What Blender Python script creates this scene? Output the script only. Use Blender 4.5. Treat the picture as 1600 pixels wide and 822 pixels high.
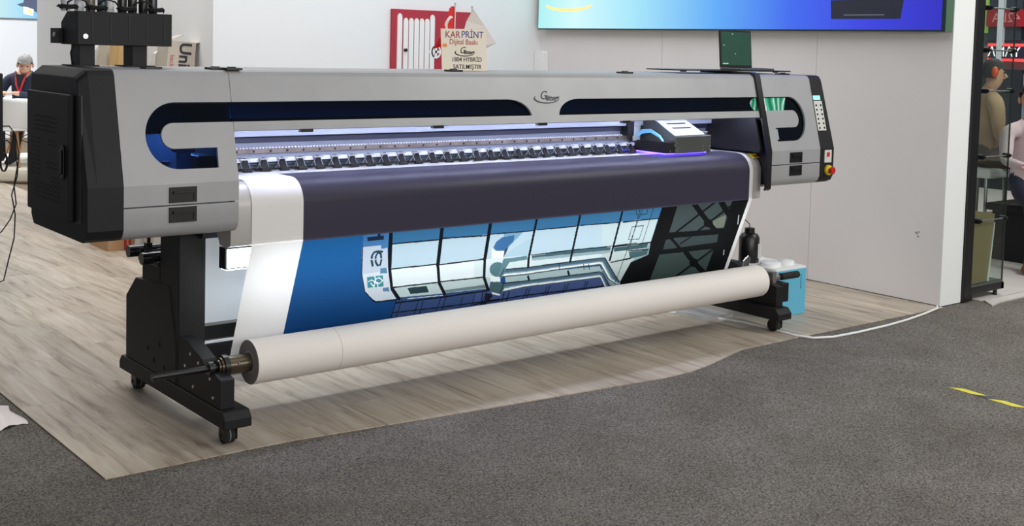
import bpy, bmesh, math, random
import numpy as np
from math import pi, sin, cos, radians
from mathutils import Vector, Matrix
from mathutils.geometry import tessellate_polygon
random.seed(7)
scene = bpy.context.scene
for o in list(bpy.data.objects): bpy.data.objects.remove(o)
col = scene.collection

# ---------------------------------------------------------------- camera
# world: X along the printer (right), Y towards its back, Z up; metres
def cam_axes(yaw, pitch, roll):
    f = Vector((sin(yaw)*cos(pitch), cos(yaw)*cos(pitch), -sin(pitch)))
    r0 = Vector((cos(yaw), -sin(yaw), 0)); u0 = r0.cross(f)
    return r0*cos(roll)+u0*sin(roll), -r0*sin(roll)+u0*cos(roll), f
CAM = Vector((-2.0288, -4.2624, 1.6))
cr, cu, cf = cam_axes(0.682655, 0.0655279, 0.0257327)
cd = bpy.data.cameras.new('camera'); cam = bpy.data.objects.new('camera', cd); col.objects.link(cam)
m = Matrix((cr, cu, -cf)).transposed().to_4x4(); m.translation = CAM; cam.matrix_world = m
cd.sensor_width = 36; cd.lens = 1845.59/1600*36; cd.shift_y = -(411-197.05)/1600
cd.clip_end = 200
scene.camera = cam

# ---------------------------------------------------------------- world, lamps, exposure
w = bpy.data.worlds.new('hall'); scene.world = w; w.use_nodes = True
bg = w.node_tree.nodes['Background']; bg.inputs[0].default_value = (.86, .92, 1, 1); bg.inputs[1].default_value = .16
vs = scene.view_settings; vs.view_transform = 'Standard'; vs.look = 'None'; vs.gamma = 1; vs.use_curve_mapping = False
vs.exposure = 0.0
def area(name, loc, target, sx, sy, power, c=(1, 1, 1), spread=180):
    l = bpy.data.lights.new(name, 'AREA'); l.shape = 'RECTANGLE'; l.size = sx; l.size_y = sy; l.energy = power; l.color = c
    l.spread = radians(spread)
    o = bpy.data.objects.new(name, l); col.objects.link(o); o.location = loc
    o.rotation_euler = (Vector(target)-Vector(loc)).to_track_quat('-Z', 'Y').to_euler(); return o
area('booth_lamp', (2.6, 2.0, 4.2), (2.9, 3.3, 0), 3.4, .8, 70, (.93, .97, 1))
area('booth_lamp', (.2, 4.5, 4.4), (.2, 4.5, 0), 2.4, 2.4, 125, (1, .97, .92))
area('booth_lamp', (1.5, 10.5, 4.4), (2.2, 12, 0), 4, 3, 420, (.95, .98, 1))
area('hall_light', (.6, -7.0, 2.3), (1.4, 0, .8), 7, 1.4, 250, (1, .96, .90))  # unseen source, stands in for the lit wall of the stand opposite
area('hall_light', (1.0, -2.5, 6.2), (1.4, -1.0, 0), 6, 3, 70, (1, .97, .92))
area('hall_light', (6.2, -3.6, 4.4), (5.1, -.1, 1.2), 2.5, 2, 170, (.98, 1, .94))  # added and tinted to brighten the end face of the right wall
area('hall_light', (9.5, 1.5, 5.0), (9, 2, 0), 4, 3, 220, (1, .97, .95))

# ---------------------------------------------------------------- materials
def lin(c):
    return tuple(((v/255)/12.92 if v/255 <= .04045 else ((v/255+.055)/1.055)**2.4) for v in c)
MATS = {}
def mat(name, c, rough=.5, metal=0, spec=.5, var=0, scale=30, bump=0, bscale=200, emit=None, es=0, coat=0):
    if name in MATS: return MATS[name]
    M = bpy.data.materials.new(name); M.use_nodes = True; nt = M.node_tree; p = nt.nodes['Principled BSDF']
    c = lin(c)
    p.inputs['Base Color'].default_value = (*c, 1); p.inputs['Roughness'].default_value = rough; p.inputs['Metallic'].default_value = metal
    p.inputs['Specular IOR Level'].default_value = spec; p.inputs['Coat Weight'].default_value = coat
    tc = nt.nodes.new('ShaderNodeNewGeometry')
    if var:
        n = nt.nodes.new('ShaderNodeTexNoise'); n.inputs['Scale'].default_value = scale; n.inputs['Detail'].default_value = 4
        nt.links.new(tc.outputs['Position'], n.inputs['Vector'])
        r = nt.nodes.new('ShaderNodeValToRGB'); r.color_ramp.elements[0].position = .3; r.color_ramp.elements[1].position = .7
        r.color_ramp.elements[0].color = (*[v*(1-var) for v in c], 1); r.color_ramp.elements[1].color = (*[min(1, v*(1+var)) for v in c], 1)
        nt.links.new(n.outputs['Fac'], r.inputs['Fac']); nt.links.new(r.outputs['Color'], p.inputs['Base Color'])
    if bump:
        n2 = nt.nodes.new('ShaderNodeTexNoise'); n2.inputs['Scale'].default_value = bscale; n2.inputs['Detail'].default_value = 3
        nt.links.new(tc.outputs['Position'], n2.inputs['Vector'])
        b = nt.nodes.new('ShaderNodeBump'); b.inputs['Strength'].default_value = bump; b.inputs['Distance'].default_value = .01
        nt.links.new(n2.outputs['Fac'], b.inputs['Height']); nt.links.new(b.outputs['Normal'], p.inputs['Normal'])
    if emit:
        p.inputs['Emission Color'].default_value = (*lin(emit), 1); p.inputs['Emission Strength'].default_value = es
    MATS[name] = M; return M
silver = mat('silver_paint', (162, 162, 165), .42, .15, var=.05, scale=5)
black = mat('black_powder', (27, 26, 29), .55, 0, .3, bump=.08, bscale=900)
blackgl = mat('black_plastic', (20, 20, 22), .35)
dark = mat('dark_interior', (10, 12, 18), .6)
rubber = mat('rubber', (24, 24, 25), .8)
alu = mat('aluminium', (196, 200, 208), .35, .6)
aluwhite = mat('anodised_white', (222, 226, 236), .4, .1)
steel = mat('steel', (180, 180, 182), .25, .9)
chrome = mat('black_chrome', (110, 110, 112), .12, .95)
bronze = mat('bronzed_core', (96, 88, 74), .3, .8, var=.2, scale=20)
wallm = mat('wall_paint', (226, 222, 222), .6, 0, .3, var=.015, scale=1.5)
whitem = mat('white_plastic', (236, 236, 236), .45)
paperw = mat('roll_paper', (230, 224, 220), .6)
screwm = mat('screw_steel', (200, 200, 200), .3, .9)

def facing_fac(nt, lo, hi, pw=4):
    lw = nt.nodes.new('ShaderNodeLayerWeight'); lw.inputs[0].default_value = .5
    p = nt.nodes.new('ShaderNodeMath'); p.operation = 'POWER'; p.inputs[1].default_value = pw; nt.links.new(lw.outputs['Facing'], p.inputs[0])
    m_ = nt.nodes.new('ShaderNodeMapRange'); m_.inputs['To Min'].default_value = lo; m_.inputs['To Max'].default_value = hi; nt.links.new(p.outputs[0], m_.inputs[0]); return m_
def window_mat():
    M = bpy.data.materials.new('blue_acrylic'); M.use_nodes = True; nt = M.node_tree; nt.nodes.clear()
    o = nt.nodes.new('ShaderNodeOutputMaterial'); t = nt.nodes.new('ShaderNodeBsdfTransparent'); t.inputs[0].default_value = (.20, .35, .58, 1)
    g = nt.nodes.new('ShaderNodeBsdfGlossy'); g.inputs['Roughness'].default_value = .03; g.inputs[0].default_value = (.8, .9, 1, 1)
    fr = facing_fac(nt, .035, .8)
    x = nt.nodes.new('ShaderNodeMixShader'); nt.links.new(fr.outputs[0], x.inputs[0]); nt.links.new(t.outputs[0], x.inputs[1]); nt.links.new(g.outputs[0], x.inputs[2])
    nt.links.new(x.outputs[0], o.inputs[0]); return M
acrylic = window_mat()
def glass_mat(name, tint, ior=1.5):
    M = bpy.data.materials.new(name); M.use_nodes = True; nt = M.node_tree; nt.nodes.clear()
    o = nt.nodes.new('ShaderNodeOutputMaterial'); t = nt.nodes.new('ShaderNodeBsdfTransparent'); t.inputs[0].default_value = (*tint, 1)
    g = nt.nodes.new('ShaderNodeBsdfGlossy'); g.inputs['Roughness'].default_value = .02
    fr = facing_fac(nt, .03, .8)
    x = nt.nodes.new('ShaderNodeMixShader'); nt.links.new(fr.outputs[0], x.inputs[0]); nt.links.new(t.outputs[0], x.inputs[1]); nt.links.new(g.outputs[0], x.inputs[2])
    nt.links.new(x.outputs[0], o.inputs[0]); return M
glassm = glass_mat('clear_glass', (.84, .9, .87))
def film_mat(name, attr=True, c=(1, 1, 1), refl=.5):
    M = bpy.data.materials.new(name); M.use_nodes = True; nt = M.node_tree; nt.nodes.clear()
    o = nt.nodes.new('ShaderNodeOutputMaterial'); d = nt.nodes.new('ShaderNodeBsdfDiffuse'); t = nt.nodes.new('ShaderNodeBsdfTranslucent')
    x = nt.nodes.new('ShaderNodeMixShader'); x.inputs[0].default_value = 1-refl
    if attr:
        a = nt.nodes.new('ShaderNodeAttribute'); a.attribute_name = 'print'
        nt.links.new(a.outputs['Color'], t.inputs[0])
        nt.links.new(a.outputs['Color'], d.inputs[0])
    else:
        d.inputs[0].default_value = (*c, 1); t.inputs[0].default_value = (*c, 1)
    nt.links.new(d.outputs[0], x.inputs[1]); nt.links.new(t.outputs[0], x.inputs[2])
    g = nt.nodes.new('ShaderNodeBsdfGlossy'); g.inputs['Roughness'].default_value = .38
    fr = facing_fac(nt, .02, .22)
    y = nt.nodes.new('ShaderNodeMixShader'); nt.links.new(fr.outputs[0], y.inputs[0]); nt.links.new(x.outputs[0], y.inputs[1]); nt.links.new(g.outputs[0], y.inputs[2])
    nt.links.new(y.outputs[0], o.inputs[0]); return M
film = film_mat('printed_film', refl=.75); filmw = film_mat('blank_film', False, (.86, .9, .93), .55)

# ---------------------------------------------------------------- mesh helpers
class MB:
    def __init__(s): s.v = []; s.f = []; s.mi = []
    def add(s, v, f, mi=0):
        k = len(s.v); s.v += [tuple(p) for p in v]; s.f += [tuple(i+k for i in q) for q in f]; s.mi += [mi]*len(f); return s
    def box(s, x0, x1, y0, y1, z0, z1, mi=0):
        return s.add([(x0, y0, z0), (x1, y0, z0), (x1, y1, z0), (x0, y1, z0), (x0, y0, z1), (x1, y0, z1), (x1, y1, z1), (x0, y1, z1)],
                     [(3, 2, 1, 0), (4, 5, 6, 7), (0, 1, 5, 4), (1, 2, 6, 5), (2, 3, 7, 6), (3, 0, 4, 7)], mi)
    def prism(s, pts, a, b, axis='x', mi=0):
        n = len(pts); V = []
        for t in (a, b):
            for p, q in pts:
                V.append((t, p, q) if axis == 'x' else (p, t, q) if axis == 'y' else (p, q, t))
        F = [tuple(range(n))[::-1], tuple(range(n, 2*n))] + [(i, (i+1) % n, n+(i+1) % n, n+i) for i in range(n)]
        return s.add(V, F, mi)
    def tube(s, path, r, n=10, mi=0, caps=True, closed=False):
        P = [Vector(p) for p in path]; R = r if isinstance(r, (list, tuple)) else [r]*len(P); V = []; up = None
        for i, p in enumerate(P):
            a = P[max(i-1, 0)]; b = P[min(i+1, len(P)-1)]; d = (b-a)
            d = d.normalized() if d.length > 1e-9 else Vector((0, 0, 1))
            if up is None: up = Vector((0, 0, 1)) if abs(d.z) < .9 else Vector((1, 0, 0))
            x = d.cross(up).normalized(); up = x.cross(d).normalized()
            for k in range(n):
                t = 2*pi*k/n; V.append(p+(x*cos(t)+up*sin(t))*R[i])
        F = []
        for i in range(len(P)-1):
            for k in range(n): F.append((i*n+k, i*n+(k+1) % n, (i+1)*n+(k+1) % n, (i+1)*n+k))
        if caps: F.append(tuple(range(n))[::-1]); F.append(tuple(range((len(P)-1)*n, len(P)*n)))
        return s.add(V, F, mi)
    def cyl(s, p0, p1, r, n=20, mi=0, r1=None):
        return s.tube([p0, p1], [r, r if r1 is None else r1], n, mi)
    def lathe(s, prof, c, n=20, mi=0):
        V = []; cx, cy, cz = c
        for r, z in prof:
            for k in range(n): V.append((cx+r*cos(2*pi*k/n), cy+r*sin(2*pi*k/n), cz+z))
        m_ = len(prof); F = [(i*n+k, i*n+(k+1) % n, (i+1)*n+(k+1) % n, (i+1)*n+k) for i in range(m_-1) for k in range(n)]
        F.append(tuple(range(n))[::-1]); F.append(tuple(range((m_-1)*n, m_*n)))
        return s.add(V, F, mi)
    def strip(s, prof, x0, x1, th, mi=0):
        # bent sheet: profile (y, z) extruded along X with thickness
        n = len(prof); off = []
        for i in range(n):
            a = Vector(prof[max(i-1, 0)]); b = Vector(prof[min(i+1, n-1)]); d = (b-a).normalized(); off.append((prof[i][0]-d.y*th, prof[i][1]+d.x*th))
        return s.prism(list(prof)+off[::-1], x0, x1, 'x', mi)
    def plate(s, loops, fn, mi=0):
        # flat polygon with holes in (a, b), mapped to front and back skins by fn(a, b, t), t = 0 / 1
        flat = [p for l in loops for p in l]; k = len(flat)
        tri = tessellate_polygon([[Vector((p[0], p[1], 0)) for p in l] for l in loops])
        V = [fn(p[0], p[1], 0) for p in flat]+[fn(p[0], p[1], 1) for p in flat]
        F = [tuple(t) for t in tri]+[tuple(i+k for i in t[::-1]) for t in tri]
        b = 0
        for l in loops:
            n = len(l)
            for i in range(n): F.append((b+i, b+(i+1) % n, k+b+(i+1) % n, k+b+i))
            b += n
        return s.add(V, F, mi)
    def grid(s, fn, us, vs_, mi=0):
        V = [fn(u, v) for v in vs_ for u in us]; n = len(us)
        return s.add(V, [(j*n+i, j*n+i+1, (j+1)*n+i+1, (j+1)*n+i) for j in range(len(vs_)-1) for i in range(n-1)], mi)
    def ball(s, c, r, n=12, k=8, mi=0):
        rx, ry, rz = r if isinstance(r, (tuple, list)) else (r, r, r)
        V = []
        for j in range(k+1):
            t = pi*j/k
            for i in range(n): V.append((c[0]+rx*sin(t)*cos(2*pi*i/n), c[1]+ry*sin(t)*sin(2*pi*i/n), c[2]-rz*cos(t)))
        return s.add(V, [(j*n+i, j*n+(i+1) % n, (j+1)*n+(i+1) % n, (j+1)*n+i) for j in range(k) for i in range(n)], mi)

WT = {}   # world translation of each object
def put(o, parent, loc=(0, 0, 0)):
    col.objects.link(o); T = Vector(loc)
    if parent is not None:
        o.parent = parent; o.location = T-WT[parent.name]
    else: o.location = T
    WT[o.name] = T; return o
def mesh(name, b, mats, smooth=False, fixn=True):
    me = bpy.data.meshes.new(name); me.from_pydata(b.v, [], b.f); me.update()
    for m_ in (mats if isinstance(mats, (list, tuple)) else [mats]): me.materials.append(m_)
    if any(b.mi): me.polygons.foreach_set('material_index', b.mi)
    if fixn:
        bm = bmesh.new(); bm.from_mesh(me); bmesh.ops.recalc_face_normals(bm, faces=bm.faces); bm.to_mesh(me); bm.free()
    if smooth:
        me.polygons.foreach_set('use_smooth', [True]*len(me.polygons))
        try: me.set_sharp_from_angle(angle=radians(35))
        except Exception: pass
    return me
def ob(name, b, mats, parent=None, smooth=False, bevel=0, seg=2, fixn=True, label=None, cat=None, group=None, kind=None, loc=(0, 0, 0)):
    o = bpy.data.objects.new(name, mesh(name, b, mats, smooth, fixn)); put(o, parent, loc)
    if bevel:
        md = o.modifiers.new('bevel', 'BEVEL'); md.width = bevel; md.segments = seg; md.limit_method = 'ANGLE'; md.angle_limit = radians(40)
    tag(o, label, cat, group, kind); return o
def tag(o, label=None, cat=None, group=None, kind=None):
    if label: o['label'] = label
    if cat: o['category'] = cat
    if group: o['group'] = group
    if kind: o['kind'] = kind
    return o
def thing(name, loc, label, cat, group=None):
    o = bpy.data.objects.new(name, None); put(o, None, loc); o.empty_display_size = .1; return tag(o, label, cat, group)
def inst(name, me, parent, loc, rot=(0, 0, 0), scale=(1, 1, 1)):
    o = bpy.data.objects.new(name, me); put(o, parent, loc); o.rotation_euler = rot; o.scale = scale; return o
def text_mesh(body, size, depth=.0006, shear=0, sx=1, space=1, bold=0):
    cu_ = bpy.data.curves.new('lettering', 'FONT'); cu_.body = body; cu_.size = size; cu_.extrude = depth; cu_.shear = shear; cu_.offset = bold
    cu_.align_x = 'CENTER'; cu_.align_y = 'CENTER'; cu_.space_character = space; cu_.resolution_u = 4
    t = bpy.data.objects.new('lettering', cu_); col.objects.link(t)
    bpy.context.view_layer.update()
    me = bpy.data.meshes.new_from_object(t.evaluated_get(bpy.context.evaluated_depsgraph_get()))
    bpy.data.objects.remove(t); bpy.data.curves.remove(cu_)
    if sx != 1:
        for v in me.vertices: v.co.x *= sx
    return me
def lettering(body, size, M, parent, mt, name='lettering', **k):
    me = text_mesh(body, size, **k); me.materials.clear(); me.materials.append(mt)
    me.transform(M); o = bpy.data.objects.new(name, me); return put(o, parent, (0, 0, 0))
def frame(origin, xa, ya):
    xa = Vector(xa).normalized(); ya = Vector(ya).normalized(); za = xa.cross(ya)
    M = Matrix((xa, ya, za)).transposed().to_4x4(); M.translation = Vector(origin); return M
def arc(cx, cy, rx, ry, a0, a1, n=10):
    return [(cx+rx*cos(radians(a0+(a1-a0)*i/n)), cy+ry*sin(radians(a0+(a1-a0)*i/n))) for i in range(n+1)]
ART=[
('P',(150,172,176),[(2.22, 0.21), (2.581, 0.211), (2.587, -0.028), (2.62, -0.026), (2.605, 0.231), (2.625, 0.32), (2.507, 0.378), (2.455, 0.477), (2.312, 0.459)]),
('P',(58, 112, 153),[(.839,-.022),(1.474,-.029),(1.512,.097),(.862,.068)]),
('P',(58, 112, 153),[(1.306,-.038),(2.406,-.039),(2.453,.08),(1.334,.059)]),
('P',(62, 116, 156),[(2.114,-.077),(2.583,-.037),(2.585,.073),(2.168,.069)]),
('P',(180, 200, 212),[(.867,.058),(1.417,.063),(1.503,.065),(1.547,.209),(1.435,.197),(.9,.191)]),
('P',(180, 200, 212),[(1.334,.059),(1.432,.06),(1.701,.062),(1.985,.063),(2.283,.064),(2.446,.061),(2.504,.21),(2.279,.211),(2.004,.204),(1.738,.206),(1.374,.196)]),
('P',(190, 206, 210),[(2.168,.069),(2.583,.069),(2.583,.215),(2.223,.219)]),
('P',(226, 234, 238),[(.899,.191),(1.435,.197),(1.544,.201),(1.58,.315),(1.467,.302),(.93,.294)]),
('P',(214, 226, 228),[(1.374,.196),(1.738,.206),(2.279,.211),(2.504,.21),(2.473,.317),(2.44,.405),(2.29,.297),(1.405,.301)]),
('P',(196, 208, 206),[(2.223,.219),(2.583,.215),(2.476,.326),(2.441,.44),(2.357,.413),(2.272,.351)]),
('P',(190, 206, 206),[(.93,.294),(1.467,.302),(1.515,.303),(1.517,.369),(1.236,.363),(.982,.351)]),
('P',(40, 62, 70),[(1.019,.305),(1.128,.307),(1.152,.345),(1.046,.341)]),
('P',(110, 132, 135),[(1.239,.344),(1.492,.344),(1.503,.365),(1.252,.361)]),
('P',(60, 80, 125),[(.982,.351),(1.237,.367),(1.518,.373),(1.597,.373),(1.639,.508),(.969,.468),(.973,.408)]),
('P',(72, 88, 135),[(1.426,.374),(1.536,.375),(1.615,.343),(2.262,.339),(2.388,.472),(2.155,.516),(1.457,.479)]),
('L',(16, 20, 28),0.0045,[(1.005,.363),(1.0,.419),(.996,.468)]),
('L',(16, 20, 28),0.0045,[(.973,.359),(.968,.464)]),
('L',(16, 20, 28),0.0045,[(1.103,.392),(1.096,.471)]),
('L',(16, 20, 28),0.0045,[(1.131,.391),(1.128,.472)]),
('L',(16, 20, 28),0.0045,[(1.234,.37),(1.223,.466)]),
('L',(16, 20, 28),0.0045,[(1.263,.37),(1.258,.471)]),
('L',(16, 20, 28),0.0045,[(1.367,.399),(1.362,.47)]),
('L',(16, 20, 28),0.0045,[(1.438,.381),(1.437,.464)]),
('L',(16, 20, 28),0.0045,[(1.507,.378),(1.495,.472)]),
('L',(16, 20, 28),0.0060,[(.968,.432),(1.266,.441),(1.61,.443)]),
('L',(16, 20, 28),0.0084,[(.978,.38),(1.242,.383),(1.521,.381)]),
('L',(200, 215, 215),0.0045,[(1.037,.365),(1.239,.373)]),
('L',(16, 20, 28),0.0060,[(1.656,.399),(1.656,.476)]),
('L',(16, 20, 28),0.0060,[(1.624,.403),(1.627,.472)]),
('L',(16, 20, 28),0.0060,[(1.773,.405),(1.761,.473)]),
('L',(16, 20, 28),0.0060,[(1.792,.403),(1.785,.471)]),
('L',(16, 20, 28),0.0060,[(1.908,.408),(1.899,.473)]),
('L',(16, 20, 28),0.0060,[(1.927,.406),(1.919,.471)]),
('L',(16, 20, 28),0.0060,[(2.035,.411),(2.031,.473)]),
('L',(16, 20, 28),0.0060,[(2.055,.409),(2.048,.47)]),
('L',(16, 20, 28),0.0060,[(2.176,.41),(2.177,.473)]),
('L',(16, 20, 28),0.0060,[(2.192,.412),(2.191,.473)]),
('L',(16, 20, 28),0.0060,[(2.312,.445),(2.303,.466)]),
('L',(16, 20, 28),0.0060,[(1.484,.386),(1.495,.467)]),
('L',(16, 20, 28),0.0060,[(1.511,.397),(1.509,.469)]),
('L',(16, 20, 28),0.0072,[(1.449,.452),(1.756,.442),(2.327,.456)]),
('P',(30, 32, 45),[(1.506,.397),(1.544,.402),(1.555,.42),(1.519,.47),(1.509,.469)]),
('P',(70, 98, 108),[(1.739,.209),(2.005,.206),(2.285,.212),(2.291,.244),(2.016,.237),(1.747,.233)]),
('P',(150, 172, 178),[(1.743,.222),(2.012,.226),(2.289,.231),(2.293,.249),(2.018,.244),(1.748,.238)]),
('P',(60, 90, 96),[(2.31,.219),(2.568,.218),(2.567,.244),(2.32,.245)]),
('P',(70, 100, 105),[(2.434,.257),(2.584,.259),(2.586,.29),(2.462,.303)]),
('P',(170, 195, 208),[(1.56,.195),(1.606,.15),(1.68,.115),(1.712,.11),(1.721,.199)]),
('P',(120, 160, 190),[(1.515,.063),(1.636,.066),(1.575,.138),(1.554,.19)]),
('P',(60, 105, 150),[(1.473,.137),(1.482,.105),(1.512,.083),(1.588,.078),(1.591,.115),(1.565,.137),(1.549,.161),(1.498,.157)]),
('P',(60, 70, 90),[(1.549,.161),(1.565,.137),(1.568,.162),(1.556,.198)]),
('P',(246, 250, 250),[(1.465,.14),(1.498,.159),(1.55,.162),(1.553,.202),(1.482,.196)]),
('P',(170, 190, 192),[(1.599,.307),(2.246,.324),(2.284,.369),(1.619,.356)]),
('L',(16, 20, 28),0.0120,[(1.754,.329),(1.774,.362)]),
('L',(16, 20, 28),0.0120,[(2.023,.33),(2.043,.359)]),
('P',(20, 32, 40),[(1.573,.267),(1.721,.272),(1.967,.271),(2.226,.27),(2.268,.275),(2.403,.41),(2.443,.442),(2.44,.444),(2.395,.41),(2.266,.281),(2.228,.275),(1.969,.277),(1.723,.278),(1.573,.272)]),
('P',(78, 104, 122),[(1.573,.272),(1.723,.278),(1.969,.277),(2.228,.275),(2.266,.281),(2.395,.41),(2.44,.444),(2.43,.448),(2.374,.412),(2.26,.296),(2.234,.291),(1.974,.291),(1.728,.293),(1.573,.288)]),
('P',(130, 155, 170),[(1.573,.288),(1.728,.293),(1.974,.291),(2.234,.291),(2.26,.296),(2.374,.412),(2.43,.448),(2.425,.45),(2.363,.413),(2.257,.304),(2.237,.299),(1.976,.298),(1.73,.301),(1.573,.296)]),
('P',(240, 246, 246),[(1.573,.296),(1.73,.301),(1.976,.298),(2.237,.299),(2.257,.304),(2.363,.413),(2.425,.45),(2.419,.453),(2.349,.415),(2.253,.315),(2.241,.31),(1.98,.308),(1.734,.312),(1.573,.307)]),
('P',(70, 90, 95),[(1.573,.307),(1.734,.312),(1.98,.308),(2.241,.31),(2.253,.315),(2.349,.415),(2.419,.453),(2.415,.455),(2.339,.416),(2.25,.322),(2.243,.317),(1.982,.315),(1.736,.319),(1.574,.314)]),
('P',(20, 32, 40),[(1.598,.347),(1.747,.352),(1.996,.355),(2.258,.357),(2.284,.369),(2.367,.46),(2.363,.462),(2.283,.373),(2.26,.362),(1.997,.36),(1.748,.357),(1.598,.355)]),
('P',(78, 104, 122),[(1.598,.355),(1.748,.357),(1.997,.36),(2.26,.362),(2.283,.373),(2.363,.462),(2.354,.465),(2.282,.385),(2.265,.376),(2.002,.374),(1.752,.37),(1.6,.374)]),
('P',(130, 155, 170),[(1.6,.374),(1.752,.37),(2.002,.374),(2.265,.376),(2.282,.385),(2.354,.465),(2.349,.467),(2.282,.391),(2.267,.383),(2.005,.381),(1.755,.377),(1.6,.384)]),
('P',(240, 246, 246),[(1.6,.384),(1.755,.377),(2.005,.381),(2.267,.383),(2.282,.391),(2.349,.467),(2.342,.469),(2.281,.399),(2.271,.393),(2.008,.391),(1.758,.387),(1.601,.398)]),
('P',(70, 90, 95),[(1.601,.398),(1.758,.387),(2.008,.391),(2.271,.393),(2.281,.399),(2.342,.469),(2.338,.471),(2.281,.404),(2.273,.399),(2.01,.397),(1.76,.393),(1.602,.407)]),
('P',(86, 120, 128),[(1.593,.271),(1.594,.284),(1.591,.296),(1.582,.304),(1.569,.308),(1.553,.309),(1.536,.305),(1.52,.297),(1.505,.286),(1.494,.273),(1.488,.26),(1.486,.247),(1.49,.236),(1.499,.227),(1.511,.223),(1.527,.223),(1.544,.226),(1.56,.234),(1.575,.245),(1.586,.258)]),
('P',(235, 242, 242),[(1.503,.3),(1.572,.311),(1.58,.343),(1.516,.331)]),
('P',(70, 98, 104),[(1.616,.377),(1.617,.387),(1.613,.396),(1.605,.403),(1.593,.406),(1.578,.406),(1.563,.402),(1.548,.396),(1.535,.386),(1.525,.376),(1.519,.365),(1.519,.354),(1.522,.345),(1.531,.339),(1.543,.336),(1.557,.336),(1.572,.339),(1.587,.346),(1.6,.355),(1.61,.366)]),
('P',(235, 242, 242),[(1.54,.393),(1.602,.413),(1.602,.422),(1.551,.407)]),
('P',(96, 132, 140),[(1.559,.207),(1.709,.206),(1.716,.228),(1.604,.232),(1.591,.264),(1.57,.304),(1.551,.302)]),
('L',(16, 20, 28),0.0045,[(1.581,.263),(1.569,.316)]),
('L',(16, 20, 28),0.0045,[(1.604,.352),(1.598,.408)]),
('L',(30, 45, 55),0.0045,[(1.944,.278),(1.961,.314)]),
('L',(30, 45, 55),0.0045,[(2.12,.297),(2.138,.334)]),
('L',(30, 45, 55),0.0045,[(2.158,.301),(2.177,.338)]),
('L',(16, 20, 28),0.0204,[(.849,-.022),(.852,-.0),(.891,.183)]),
('L',(16, 20, 28),0.0204,[(1.131,-.019),(1.133,.003),(1.163,.198)]),
('L',(16, 20, 28),0.0204,[(1.412,-.022),(1.415,.0),(1.44,.197)]),
('L',(16, 20, 28),0.0156,[(.891,.183),(.93,.294),(.989,.361)]),
('L',(16, 20, 28),0.0156,[(1.163,.198),(1.199,.301),(1.25,.369)]),
('L',(16, 20, 28),0.0156,[(1.44,.197),(1.467,.302),(1.516,.379)]),
('L',(16, 20, 28),0.0144,[(1.699,-.023),(1.703,-.002),(1.723,.22),(1.737,.274)]),
('L',(16, 20, 28),0.0144,[(1.988,-.03),(1.99,-.009),(2.018,.273)]),
('L',(16, 20, 28),0.0144,[(2.287,-.03),(2.288,-.008),(2.308,.295)]),
('L',(16, 20, 28),0.0072,[(.86,.059),(1.129,.061)]),
('L',(16, 20, 28),0.0072,[(1.152,.056),(1.417,.065)]),
('L',(16, 20, 28),0.0072,[(.9,.191),(1.154,.194)]),
('L',(16, 20, 28),0.0072,[(1.171,.198),(1.435,.197)]),
('L',(16, 20, 28),0.0072,[(.933,.292),(1.193,.296)]),
('L',(16, 20, 28),0.0072,[(1.205,.294),(1.466,.3)]),
('L',(16, 20, 28),0.0060,[(1.432,.06),(1.701,.064)]),
('L',(16, 20, 28),0.0060,[(1.729,.062),(1.985,.063)]),
('L',(16, 20, 28),0.0060,[(2.015,.061),(2.283,.066)]),
('L',(16, 20, 28),0.0060,[(1.374,.196),(1.441,.195)]),
('L',(16, 20, 28),0.0060,[(1.737,.205),(2.004,.203),(2.278,.208),(2.475,.206)]),
('L',(16, 20, 28),0.0060,[(1.405,.299),(1.472,.297)]),
('L',(16, 20, 28),0.0060,[(2.321,.309),(2.467,.302)]),
('L',(16, 20, 28),0.0072,[(2.319,.067),(2.582,.066)]),
('L',(16, 20, 28),0.0072,[(2.303,.214),(2.582,.213)]),
('L',(16, 20, 28),0.0072,[(2.431,.25),(2.583,.256)]),
('L',(16, 20, 28),0.0072,[(2.324,.31),(2.46,.298)]),
('L',(16, 20, 28),0.0045,[(2.437,-.031),(2.403,.453)]),
('L',(16, 20, 28),0.0045,[(2.518,-.025),(2.519,.231)]),
('L',(16, 20, 28),0.0045,[(2.415,-.032),(2.431,.222)]),
('L',(40, 60, 80),0.0045,[(2.399,.101),(2.484,.101),(2.484,.183),(2.401,.179),(2.399,.101)]),
('L',(40, 60, 80),0.0045,[(2.384,-.018),(2.403,.03),(2.482,.031),(2.471,-.011)]),
('P',(70, 120, 172),[(.706,-.02),(.839,-.022),(.857,.077),(.821,.076),(.815,.058),(.72,.058)]),
('P',(206, 214, 222),[(.717,.059),(.815,.059),(.821,.078),(.854,.077),(.887,.197),(.928,.305),(.969,.354),(.971,.361),(.85,.354),(.787,.295),(.746,.199)]),
('P',(184, 194, 208),[(.717,.059),(.815,.059),(.821,.078),(.854,.077),(.882,.182),(.838,.181),(.842,.199),(.749,.2)]),
('L',(16, 20, 28),0.0072,[(.841,.347),(.862,.36),(.969,.361)]),
('L',(16, 20, 28),0.0045,[(.72,.058),(.748,.199),(.787,.295),(.845,.35)]),
('P',(24, 40, 62),[(.731,.011),(.785,.011),(.782,-.003),(.797,-.002),(.802,.011),(.818,.011),(.823,.031),(.739,.032)]),
('P',(88, 130, 165),[(.841,.181),(.875,.181),(.886,.21),(.847,.209)]),
('P',(88, 130, 165),[(.88,.288),(.913,.288),(.923,.312),(.887,.306)]),
('L',(28, 62, 78),0.0108,[(.83,.094),(.805,.09),(.787,.093),(.78,.108),(.783,.132),(.796,.162)]),
('L',(28, 62, 78),0.0096,[(.808,.095),(.801,.116),(.808,.145),(.823,.164),(.836,.163),(.835,.134),(.825,.104),(.808,.095)]),
('L',(184, 194, 208),0.0045,[(.777,.129),(.839,.131)]),
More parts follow.
